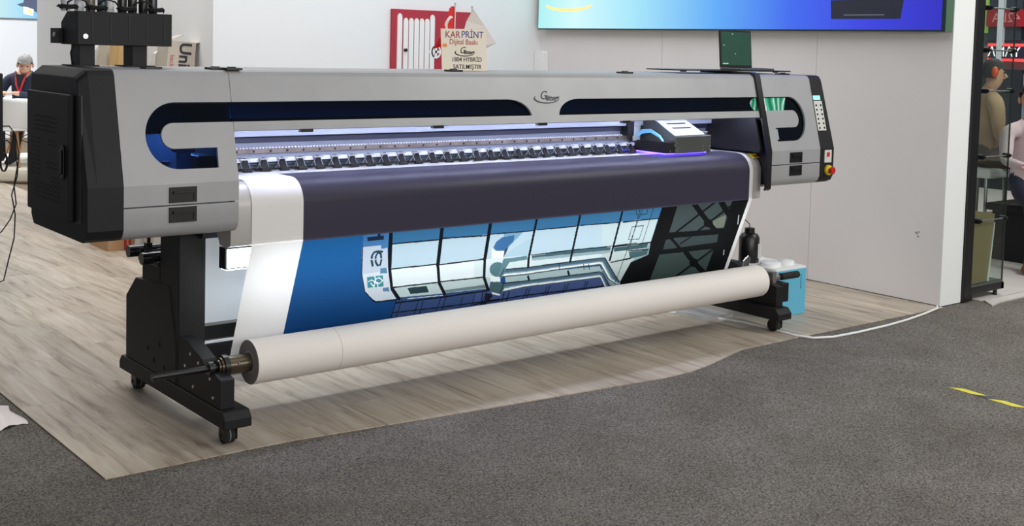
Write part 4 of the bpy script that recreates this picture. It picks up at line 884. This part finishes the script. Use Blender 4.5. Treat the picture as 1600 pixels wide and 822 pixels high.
carton(1.46, 5.2, .17, .2, 1.55, 3, (206, 170, 112), 'yellow-brown plain carton seen between the tank box legs')
carton(1.44, 5.5, .17, .18, 1.55, 4, (196, 186, 168), 'beige carton with small print seen between the tank box legs', [('LABEL 320', .05, .09, 1.42, (90, 84, 80), 0)])
carton(1.46, 5.75, .08, .15, 1.5, 3, (214, 212, 208), 'slim white carton beside the left tank box leg')
fb = thing('floor_carton', (1.3, 4.75, 0), 'open brown carton with red stripes on the floor under the left cabinet', 'carton')
ob('carton_body', MB().box(1.18, 1.72, 4.45, 4.85, 0, .30), mat('carton_tan', (190, 150, 112), .75, var=.05, scale=6), fb)
ob('stripe', MB().box(1.30, 1.32, 4.446, 4.45, 0, .3).box(1.335, 1.355, 4.446, 4.45, 0, .3), mat('stripe_red', (170, 40, 36), .6), fb)
# black machine at the left edge with hanging cables and a plant
dv = thing('black_machine', (.02, 3.75, 0), 'tall black machine cut off by the left edge of the picture', 'machine')
ob('body', MB().box(-.45, .19, 3.6, 4.1, .80, 1.36), black, dv, bevel=.006); ob('stand', MB().box(-.35, .03, 3.7, 4.0, 0, .80), black, dv, bevel=.006)
for pts_, lb in (([(.19, 3.65, 1.02), (.24, 3.65, 1.02), (.275, 3.64, .97), (.285, 3.6, .85), (.275, 3.6, .7), (.24, 3.6, .58), (.262, 3.6, .45), (.255, 3.6, .3), (.22, 3.6, .16), (.19, 3.6, .03), (.12, 3.62, .006)], 'long black cable hanging from the black machine to the floor'),
                 ([(.19, 3.62, .93), (.22, 3.62, .93), (.262, 3.6, .88), (.275, 3.6, .76), (.255, 3.6, .64), (.268, 3.6, .52), (.23, 3.6, .42), (.18, 3.6, .35), (.12, 3.62, .30), (.03, 3.69, .30)], 'black cable curving back from the machine above the floor'),
                 ([(.19, 3.62, .84)]+[(.205+.022*cos(a), 3.62+.003*a, .79+.06*sin(a)) for a in [i*.5+1.6 for i in range(26)]]+[(.19, 3.66, .82)], 'dark coiled cable bundle on the side of the black machine')):
    ob('hanging_cable', MB().tube(pts_, .0045, 6), rubber, smooth=True, label=lb, cat='cable', group='cables of the black machine')
pp = thing('potted_plant', (.12, 3.8, 1.36), 'small pale green plant on top of the black machine', 'plant')
ob('pot', MB().lathe([(.04, 0), (.055, .05), (.05, .05), (.045, .03)], (.13, 3.8, 1.36), 14), whitem, pp, smooth=True)
random.seed(5); lf = mesh('leaf', MB().add([(0, 0, 0), (.012, 0, .02), (.0, .004, .05), (-.012, 0, .02)], [(0, 1, 2, 3)]), mat('leaf_green', (150, 170, 130), .5), fixn=False)
for i in range(22): inst('leaf', lf, pp, (.13+random.uniform(-.04, .045), 3.8+random.uniform(-.03, .03), 1.41+random.uniform(-.01, .03)), (random.uniform(-.9, .9), random.uniform(-.9, .9), random.uniform(0, 6)))
# ================================================================ PEOPLE
skinm = mat('skin', (206, 160, 132), .5); 
def person(name, O, ax, joints, bones, zones, label, hair=None, head=None, extra=None):
    """one continuous skinned figure; joints in (right, back, up) around O; zones: bone -> material"""
    R_ = Vector((*ax, 0)).normalized(); B_ = Vector((-R_.y, R_.x, 0))
    W = lambda p: Vector(O)+R_*p[0]+B_*p[1]+Vector((0, 0, p[2]))
    names = list(joints); idx = {k: i for i, k in enumerate(names)}
    me = bpy.data.meshes.new(name); me.from_pydata([W(joints[k][:3]) for k in names], [(idx[a], idx[c]) for a, c, z in bones], []); me.update()
    o = bpy.data.objects.new(name, me); col.objects.link(o)
    md = o.modifiers.new('skin', 'SKIN'); md.use_smooth_shade = True
    for k in names:
        r = joints[k][3]; r = r if isinstance(r, tuple) else (r, r); sv = me.skin_vertices[0].data[idx[k]]; sv.radius = r; sv.use_root = (k == 'pelvis')
    sb = o.modifiers.new('sub', 'SUBSURF'); sb.levels = 3; sb.render_levels = 3
    bpy.context.view_layer.update()
    m2 = bpy.data.meshes.new_from_object(o.evaluated_get(bpy.context.evaluated_depsgraph_get())); bpy.data.objects.remove(o)
    mats = []; m2.materials.clear()
    for a, c, z in bones:
        if z not in mats: mats.append(z)
    for z in mats: m2.materials.append(zones[z])
    segs_ = [(W(joints[a][:3]), W(joints[c][:3]), mats.index(z)) for a, c, z in bones]
    for p in m2.polygons:
        c = p.center; best = (9, 0)
        for a, d, z in segs_:
            e = d-a; t = max(0, min(1, (c-a).dot(e)/max(e.length_squared, 1e-9))); k = (c-a-e*t).length
            if k < best[0]: best = (k, z)
        p.material_index = best[1]; p.use_smooth = True
    o = bpy.data.objects.new(name, m2); put(o, None); tag(o, label, 'person')
    h = W(joints['head'][:3])
    if head:     # gaze: unit vector in (right, back, up)
        g = (R_*head[0]+B_*head[1]+Vector((0, 0, head[2]))).normalized(); s_ = g.cross(Vector((0, 0, 1))).normalized(); u_ = s_.cross(g)
        def H(f, s, u): return h+g*f+s_*s+u_*u
        b = MB()
        # hair cap: part of an ellipsoid, open towards the face
        n_, k_ = 20, 10; V = []; F = []
        for j in range(k_+1):
            t = pi*.62*j/k_
            for i in range(n_):
                a = 2*pi*i/n_; f_ = cos(a); lift = .045 if f_ > .45 else 0
                rr = 1.03+.03*sin(5*a+3*j)
                V.append(H(.098*rr*sin(t)*f_-.012, .083*rr*sin(t)*sin(a), max(.118*rr*cos(t)+.012, -.03 if f_ < .3 else .045+lift*.3)))
        F = [(j*n_+i, j*n_+(i+1) % n_, (j+1)*n_+(i+1) % n_, (j+1)*n_+i) for j in range(k_) for i in range(n_)]
        ob('hair', b.add(V, F), hair, o, smooth=True)
        for s in (-1, 1): ob('ear', MB().ball(H(-.005, s*.082, -.01), (.014, .014, .03), 8, 6), skinm, o, smooth=True)
        b = MB()
        b.tube([H(.068, 0, .022), H(.096, 0, -.02), H(.072, 0, -.032)], [.010, .015, .010], 8)
        ob('nose', b, skinm, o, smooth=True)
        for s in (-1, 1): ob('eye', MB().ball(H(.070, s*.031, .014), .009, 8, 6), mat('eye_dark', (40, 30, 28), .3), o, smooth=True)
        b = MB(); b.tube([H(.058, -.022, -.055), H(.068, 0, -.056), H(.058, .022, -.055)], .006, 6); ob('mouth', b, mat('lip', (170, 100, 92), .5), o, smooth=True)
        if extra: extra(o, H, W)
    return o
def seated(hd, thigh, knees, feet, hands, sh=.19, hip=.10, lean=(0, 0), zhip=.55, zsh=1.03, zhead=1.27, elb=None):
    lx_, ly_ = lean
    J = {'pelvis': (0, 0, zhip, (.155, .12)), 'belly': (lx_*.4, ly_*.4, zhip+.2, (.15, .115)), 'chest': (lx_*.8, ly_*.8, zsh-.1, (.165, .115)), 'collar': (lx_, ly_, zsh+.03, (.085, .075)),
         'neck': (lx_*1.05, ly_*1.05, zsh+.10, .052), 'jaw': (hd[0], hd[1]-.01, zhead-.075, (.058, .062)), 'head': (hd[0], hd[1], zhead, (.078, .088)), 'crown': (hd[0], hd[1]+.01, zhead+.075, (.06, .068))}
    Bn = [('pelvis', 'belly', 'top'), ('belly', 'chest', 'top'), ('chest', 'collar', 'top'), ('collar', 'neck', 'skin'), ('neck', 'jaw', 'skin'), ('jaw', 'head', 'skin'), ('head', 'crown', 'skin')]
    for i, s in enumerate((-1, 1)):
        n_ = 'L' if s < 0 else 'R'
        e = elb[i]; hnd = hands[i]
        J['sh'+n_] = (lx_+s*sh, ly_, zsh-.01, .066); J['el'+n_] = (*e, .048); J['wr'+n_] = (*hnd, .03)
        d = Vector(hnd)-Vector(e); d.normalize(); J['pa'+n_] = (*(Vector(hnd)+d*.05), (.035, .02))
        Bn += [('collar', 'sh'+n_, 'top'), ('sh'+n_, 'el'+n_, 'top'), ('el'+n_, 'wr'+n_, 'top'), ('wr'+n_, 'pa'+n_, 'skin')]
        side = d.cross(Vector((0, 0, 1))); side = side.normalized() if side.length > .1 else Vector((1, 0, 0))
        for q, (off, ln) in enumerate(((-.024, .06), (-.008, .07), (.008, .068), (.022, .052))):
            a = Vector(hnd)+d*.075+side*off; J['f%d%s' % (q, n_)] = (*a, .010); J['g%d%s' % (q, n_)] = (*(a+d*ln*.7+Vector((0, 0, -.02))), .008)
            Bn += [('pa'+n_, 'f%d%s' % (q, n_), 'skin'), ('f%d%s' % (q, n_), 'g%d%s' % (q, n_), 'skin')]
        a = Vector(hnd)+d*.02+side*.045; J['t'+n_] = (*a, .011); J['u'+n_] = (*(a+d*.04+side*.012), .009); Bn += [('pa'+n_, 't'+n_, 'skin'), ('t'+n_, 'u'+n_, 'skin')]
        k = knees[i]; ft = feet[i]
        J['hip'+n_] = (s*hip, 0, zhip-.02, .095); J['kn'+n_] = (*k, .066); J['an'+n_] = (ft[0], ft[1], ft[2]+.07, .045); J['he'+n_] = (ft[0]-.03*ft[3], ft[1]-.03*ft[4], ft[2]+.035, .038); J['to'+n_] = (ft[0]+.18*ft[3], ft[1]+.18*ft[4], ft[2]+.03, (.042, .028))
        Bn += [('pelvis', 'hip'+n_, 'leg'), ('hip'+n_, 'kn'+n_, 'leg'), ('kn'+n_, 'an'+n_, 'leg'), ('an'+n_, 'he'+n_, 'shoe'), ('an'+n_, 'to'+n_, 'shoe')]
    return J, Bn
VR = (.776, -.631)    # a sitter's right/left axis seen from the aisle
navy = mat('navy_cloth', (36, 42, 62), .8); blk = mat('black_cloth', (26, 26, 30), .8)
# ---- man writing at the far left
J, Bn = seated(hd=(.03, -.11), thigh=0, knees=[(-.13, -.42, .66), (.10, -.42, .66)], feet=[(-.12, -.40, .172, 0, -1), (.06, -.50, .172, 0, -1)], hands=[(-.10, -.38, .955), (.06, -.38, .955)], lean=(0, -.06), zhip=.66, zsh=1.11, zhead=1.275, elb=[(-.27, -.12, .90), (.27, -.12, .90)])
def lany(o, H, W):
    ob('lanyard', MB().tube([W((-.06, -.15, 1.18)), W((-.04, -.19, 1.05)), W((.0, -.20, .95))], .010, 6).tube([W((.06, -.15, 1.18)), W((.03, -.19, 1.05)), W((.0, -.20, .95))], .010, 6), mat('lanyard_red', (200, 40, 60), .6), o)
    ob('shirt', MB().add([W((-.055, -.168, 1.165)), W((.055, -.168, 1.165)), W((.03, -.195, .98)), W((-.03, -.195, .98))], [(0, 1, 2, 3)]), blk, o)
person('person', (2.19, 9.78, 0), VR, J, Bn, dict(top=navy, skin=skinm, leg=mat('dark_trousers', (30, 32, 44), .8), shoe=blk), 'grey-haired person in a navy jacket with red lanyard writing at the far left', mat('hair_grey', (150, 148, 146), .8, var=.3, scale=60), (.25, -.8, -.45), lany)
ob('paper_slip', MB().box(2.30, 2.34, 9.36, 9.362, .95, 1.04), whitem, label='white slip of paper held by the person at the far left', cat='paper')
pod = ob('podium', MB().lathe([(1.02, 0), (1.06, .03), (1.07, .10), (1.05, .15), (1.0, .17)], (2.62, 9.72, 0), 64), mat('podium_cream', (222, 214, 198), .6), smooth=True, label='low round cream podium under the far table', cat='podium')
tb = thing('round_table', (2.33, 9.42, .17), 'round white table in front of the writing person', 'table')
ob('table_top', MB().lathe([(.42, 0), (.43, .012), (.42, .025)], (2.36, 9.40, .868), 40), whitem, tb, smooth=True)
ob('stem', MB().lathe([(.2, 0), (.19, .01), (.03, .04), (.025, .6), (.05, .695)], (2.36, 9.40, .172), 24), whitem, tb, smooth=True)
def shell_chair(x, y, rz, label):
    t = thing('shell_chair', (x, y, .171), label, 'chair', 'white shell chairs at the round table'); t.rotation_euler = (0, 0, rz)
    def sh_(u, v):
        a = pi*(u-.5)*1.15; r = .25+.05*v; 
        return (r*sin(a), -r*cos(a)*.9, .40+.36*v-.06*v*abs(u-.5)*2)
    me = mesh('shell', MB().grid(sh_, [i/16 for i in range(17)], [i/8 for i in range(9)]).lathe([(.05, .40), (.2, .385), (.25, .40), (.24, .42), (.05, .41)], (0, 0, 0), 24), whitem, True); o = bpy.data.objects.new('shell', me); col.objects.link(o); o.parent = t
    md = o.modifiers.new('thick', 'SOLIDIFY'); md.thickness = .012
    wl = mesh('leg', MB().tube([(.10, .10, .39), (.22, .22, 0)], [.018, .011], 8), mat('leg_beech', (190, 140, 84), .5), True)
    for k in range(4):
        o = bpy.data.objects.new('leg', wl); col.objects.link(o); o.parent = t; o.rotation_euler = (0, 0, k*pi/2)
    o = bpy.data.objects.new('wire_brace', mesh('wire_brace', MB().tube([(.17, .17, .2), (-.12, -.12, .38)], .005, 6).tube([(-.17, .17, .2), (.12, -.12, .38)], .005, 6), blackgl)); col.objects.link(o); o.parent = t
shell_chair(1.93, 9.35, -.9, 'white shell chair with wooden legs, left of the two at the far table')
shell_chair(2.34, 8.95, -.55, 'white shell chair with wooden legs, right of the two at the far table')

shell_chair(2.25, 9.86, 2.46, 'white shell chair with wooden legs under the writing person')

# ---- right: glass display and the stand beyond it
gd = thing('glass_display', (5.45, 0, 0), 'black framed glass display case at the end of the right wall', 'display case')
ob('mast', MB().box(5.182, 5.255, -.17, -.10, 0, 3.2).box(5.262, 5.285, -.165, -.13, 0, 3.2), blackgl, gd, bevel=.003)
ob('base_rail', MB().box(5.255, 5.70, -.17, -.13, .04, .085).box(5.255, 5.70, .15, .19, .04, .085).box(5.66, 5.70, -.17, .19, .04, .085), blackgl, gd, bevel=.003)
ob('base_plate', MB().box(5.19, 5.70, -.16, .18, .085, .10), mat('plate_grey', (80, 84, 84), .4), gd)
for x, y in ((5.30, -.15), (5.62, -.15), (5.30, .17), (5.62, .17)): ob('foot', MB().cyl((x, y, 0), (x, y, .04), .014, 12), blackgl, gd)
ob('glass_pane', MB().box(5.295, 5.70, -.155, -.145, .10, 3.1), glassm, gd)
ob('glass_pane', MB().box(5.295, 5.70, .165, .175, .10, 3.1), glassm, gd)
edge_g = mat('glass_edge', (20, 92, 78), .2)
ob('glass_edge', MB().box(5.290, 5.295, -.155, -.145, .10, 3.1), edge_g, gd); ob('glass_edge', MB().box(5.70, 5.704, -.155, -.145, .10, 3.1), mat('glass_edge_dark', (40, 60, 56), .2), gd)
for z in (.53, .96, 1.40, 1.67, 1.95):
    for x in (5.33, 5.665): ob('standoff', MB().cyl((x, -.175, z), (x, -.135, z), .018, 14).cyl((x, -.19, z), (x, -.175, z), .010, 10), blackgl, gd, smooth=True)
    ob('rod', MB().cyl((5.33, -.165, z), (5.665, -.165, z+.0), .005, 8), steel, gd, smooth=True)
ob('shelf', MB().box(5.30, 5.69, -.13, .16, .92, .93), glassm, gd)
ob('trim_2', MB().prism([(5.26, -.33), (5.36, -.22), (16, -.2), (16, -.26), (5.42, -.30)], -.0058, .004, 'z'), mat('pale_floor', (0, 0, 0)), kind='structure')
ob('kraft_sheet', MB().prism([(5.31, .10), (5.53, .10), (5.60, .56), (5.31, .60)], -.132, -.122, 'y'), mat('kraft', (150, 128, 92), .7, var=.06, scale=8), label='brown kraft board standing inside the glass display', cat='board')
ob('white_strip', MB().prism([(5.54, .10), (5.565, .10), (5.61, .50), (5.602, .50)], -.132, -.126, 'y'), whitem, label='thin white strip beside the kraft board in the display', cat='strip')
# person in a beige jacket on a stool
J, Bn = seated(hd=(.04, -.01), thigh=0, knees=[(.40, -.08, .78), (.40, .10, .78)], feet=[(.40, -.08, .30, 1, 0), (.40, .10, .30, 1, 0)], hands=[(.30, -.12, .86), (.30, .10, .86)], lean=(.0, 0), zhip=.82, zsh=1.27, zhead=1.49, elb=[(.02, -.22, .98), (.02, .22, .98)], sh=.06)
J['shL'] = (0, -.18, 1.25, .07); J['shR'] = (0, .18, 1.25, .07); J['hipL'] = (0, -.1, .8, .1); J['hipR'] = (0, .1, .8, .1)
J['pelvis'] = (0, 0, .82, (.12, .155)); J['belly'] = (0, 0, 1.0, (.125, .16)); J['chest'] = (0, 0, 1.15, (.12, .17))
def muff(o, H, W):
    ob('headset', MB().ball(H(-.02, -.085, .02), (.03, .03, .045), 10, 8).ball(H(-.02, .085, .02), (.03, .03, .045), 10, 8), mat('orange_plastic', (238, 92, 40), .4), o, smooth=True)
person('person', (7.22, .86, 0), VR, J, Bn, dict(top=mat('beige_cloth', (186, 156, 122), .8), skin=skinm, leg=mat('taupe_trousers', (96, 84, 76), .8), shoe=blk), 'person in a beige jacket with orange ear piece, side-on behind the glass display', mat('hair_black', (40, 36, 36), .7), (1, -.12, 0), muff)
stl = thing('bar_stool', (7.22, .86, 0), 'white bar stool under the person in beige', 'stool')
ob('seat', MB().box(7.02, 7.42, .70, 1.05, .64, .72), whitem, stl, bevel=.02)
for dx in (-.16, .16):
    for dy in (-.13, .13): ob('leg', MB().cyl((7.22+dx, .875+dy, 0), (7.22+dx*.9, .875+dy*.9, .64), .014, 10), steel, stl, smooth=True)
ob('foot_rest', MB().box(7.06, 7.75, .55, 1.0, .27, .30).box(7.5, 7.54, .6, .95, 0, .27), mat('rest_brown', (120, 90, 74), .6), stl)
# person at the right edge
J, Bn = seated(hd=(-.09, -.08), thigh=0, knees=[(-.16, -.36, .52), (.14, -.34, .52)], feet=[(-.16, -.40, .002, -.6, -.8), (.14, -.34, .002, 0, -1)], hands=[(-.22, -.34, .80), (.08, -.34, .80)], lean=(-.06, -.05), zhip=.60, zsh=1.06, zhead=1.31, elb=[(-.27, -.10, .82), (.27, -.1, .82)])
person('person', (7.045, .345, 0), VR, J, Bn, dict(top=mat('pale_shirt', (206, 190, 192), .8), skin=skinm, leg=navy, shoe=mat('brown_shoe', (104, 62, 36), .5)), 'dark-haired person in pale top and navy trousers at the right edge', mat('hair_black', (0, 0, 0)), (-.5, -.8, -.1))
bn = thing('bench', (7.16, .47, 0), 'dark bench under the person at the right edge', 'bench')
ob('seat', MB().box(6.95, 7.55, .25, .68, .40, .46), black, bn, bevel=.01); ob('base', MB().box(7.0, 7.5, .3, .65, 0, .40), black, bn)
# far stand
ob('wall_far_right', MB().box(12.14, 12.3, -3, 8, 0, HB), mat('far_grey', (120, 122, 128), .6), kind='structure')
fp = thing('stand_panel', (12.05, 3.3, 0), 'green and dark panelled back of the far stand behind the glass', 'panel')
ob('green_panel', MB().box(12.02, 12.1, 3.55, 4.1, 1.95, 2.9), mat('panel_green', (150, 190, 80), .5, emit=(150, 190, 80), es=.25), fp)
ob('dark_panel', MB().box(12.0, 12.1, 3.12, 3.55, 1.86, 2.9), mat('panel_slate', (44, 52, 66), .5), fp)
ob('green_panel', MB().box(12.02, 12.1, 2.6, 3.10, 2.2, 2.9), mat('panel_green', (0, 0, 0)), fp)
ob('white_column', MB().box(11.94, 12.0, 3.33, 3.40, 1.55, 2.9), mat('col_white', (220, 226, 234), .5), fp)
ob('grey_panel', MB().box(12.02, 12.1, 2.6, 3.6, 1.80, 1.86), mat('panel_slate', (0, 0, 0)), fp)
ob('low_panel', MB().box(12.0, 12.1, 2.3, 3.06, .6, 1.45), mat('panel_blue', (120, 140, 150), .5), fp); ob('dark_base', MB().box(11.95, 12.1, 3.06, 3.6, 0, 1.5), mat('panel_ink', (30, 34, 40), .5), fp)
ob('round_port', MB().cyl((12.0, 2.99, 1.20), (11.98, 2.99, 1.20), .05, 16), blackgl, fp)
rs = thing('red_sign_reflection', (11.98, 3.0, 2.03), 'reflection of a dark red sign with mirrored numbers, built high on the far stand', 'sign')  # solid board stands in for a sign reflected in the glass
ob('board', MB().box(11.96, 12.0, 2.5, 3.56, 2.03, 2.24), mat('sign_red', (120, 20, 30), .5, emit=(150, 20, 30), es=.35), rs)
lettering('42LA', .17, frame((11.955, 3.30, 2.135), (0, -1, 0), (0, 0, 1)) @ Matrix.Scale(-1, 4, (1, 0, 0)), rs, mat('sign_pale', (190, 120, 120), .5, emit=(190, 120, 120), es=.3))
ns = thing('lit_sign_reflection', (11.95, 3.3, 1.62), 'reflection of a black sign with white letters and red glowing edge, built behind the glass', 'sign')  # glowing board stands in for another sign reflection in the glass
ob('glow_board', MB().box(11.97, 12.0, 2.96, 3.53, 1.60, 1.82), mat('sign_glow', (240, 60, 60), .5, emit=(255, 70, 70), es=1.2), ns)
ob('letter_back', MB().box(11.95, 11.97, 2.98, 3.51, 1.635, 1.785), mat('sign_navy', (30, 30, 54), .5), ns)
lettering('ΛMΛY', .17, frame((11.945, 3.30, 1.71), (0, -1, 0), (0, 0, 1)), ns, mat('sign_white', (245, 245, 245), .5, emit=(245, 245, 245), es=.9), sx=.9)
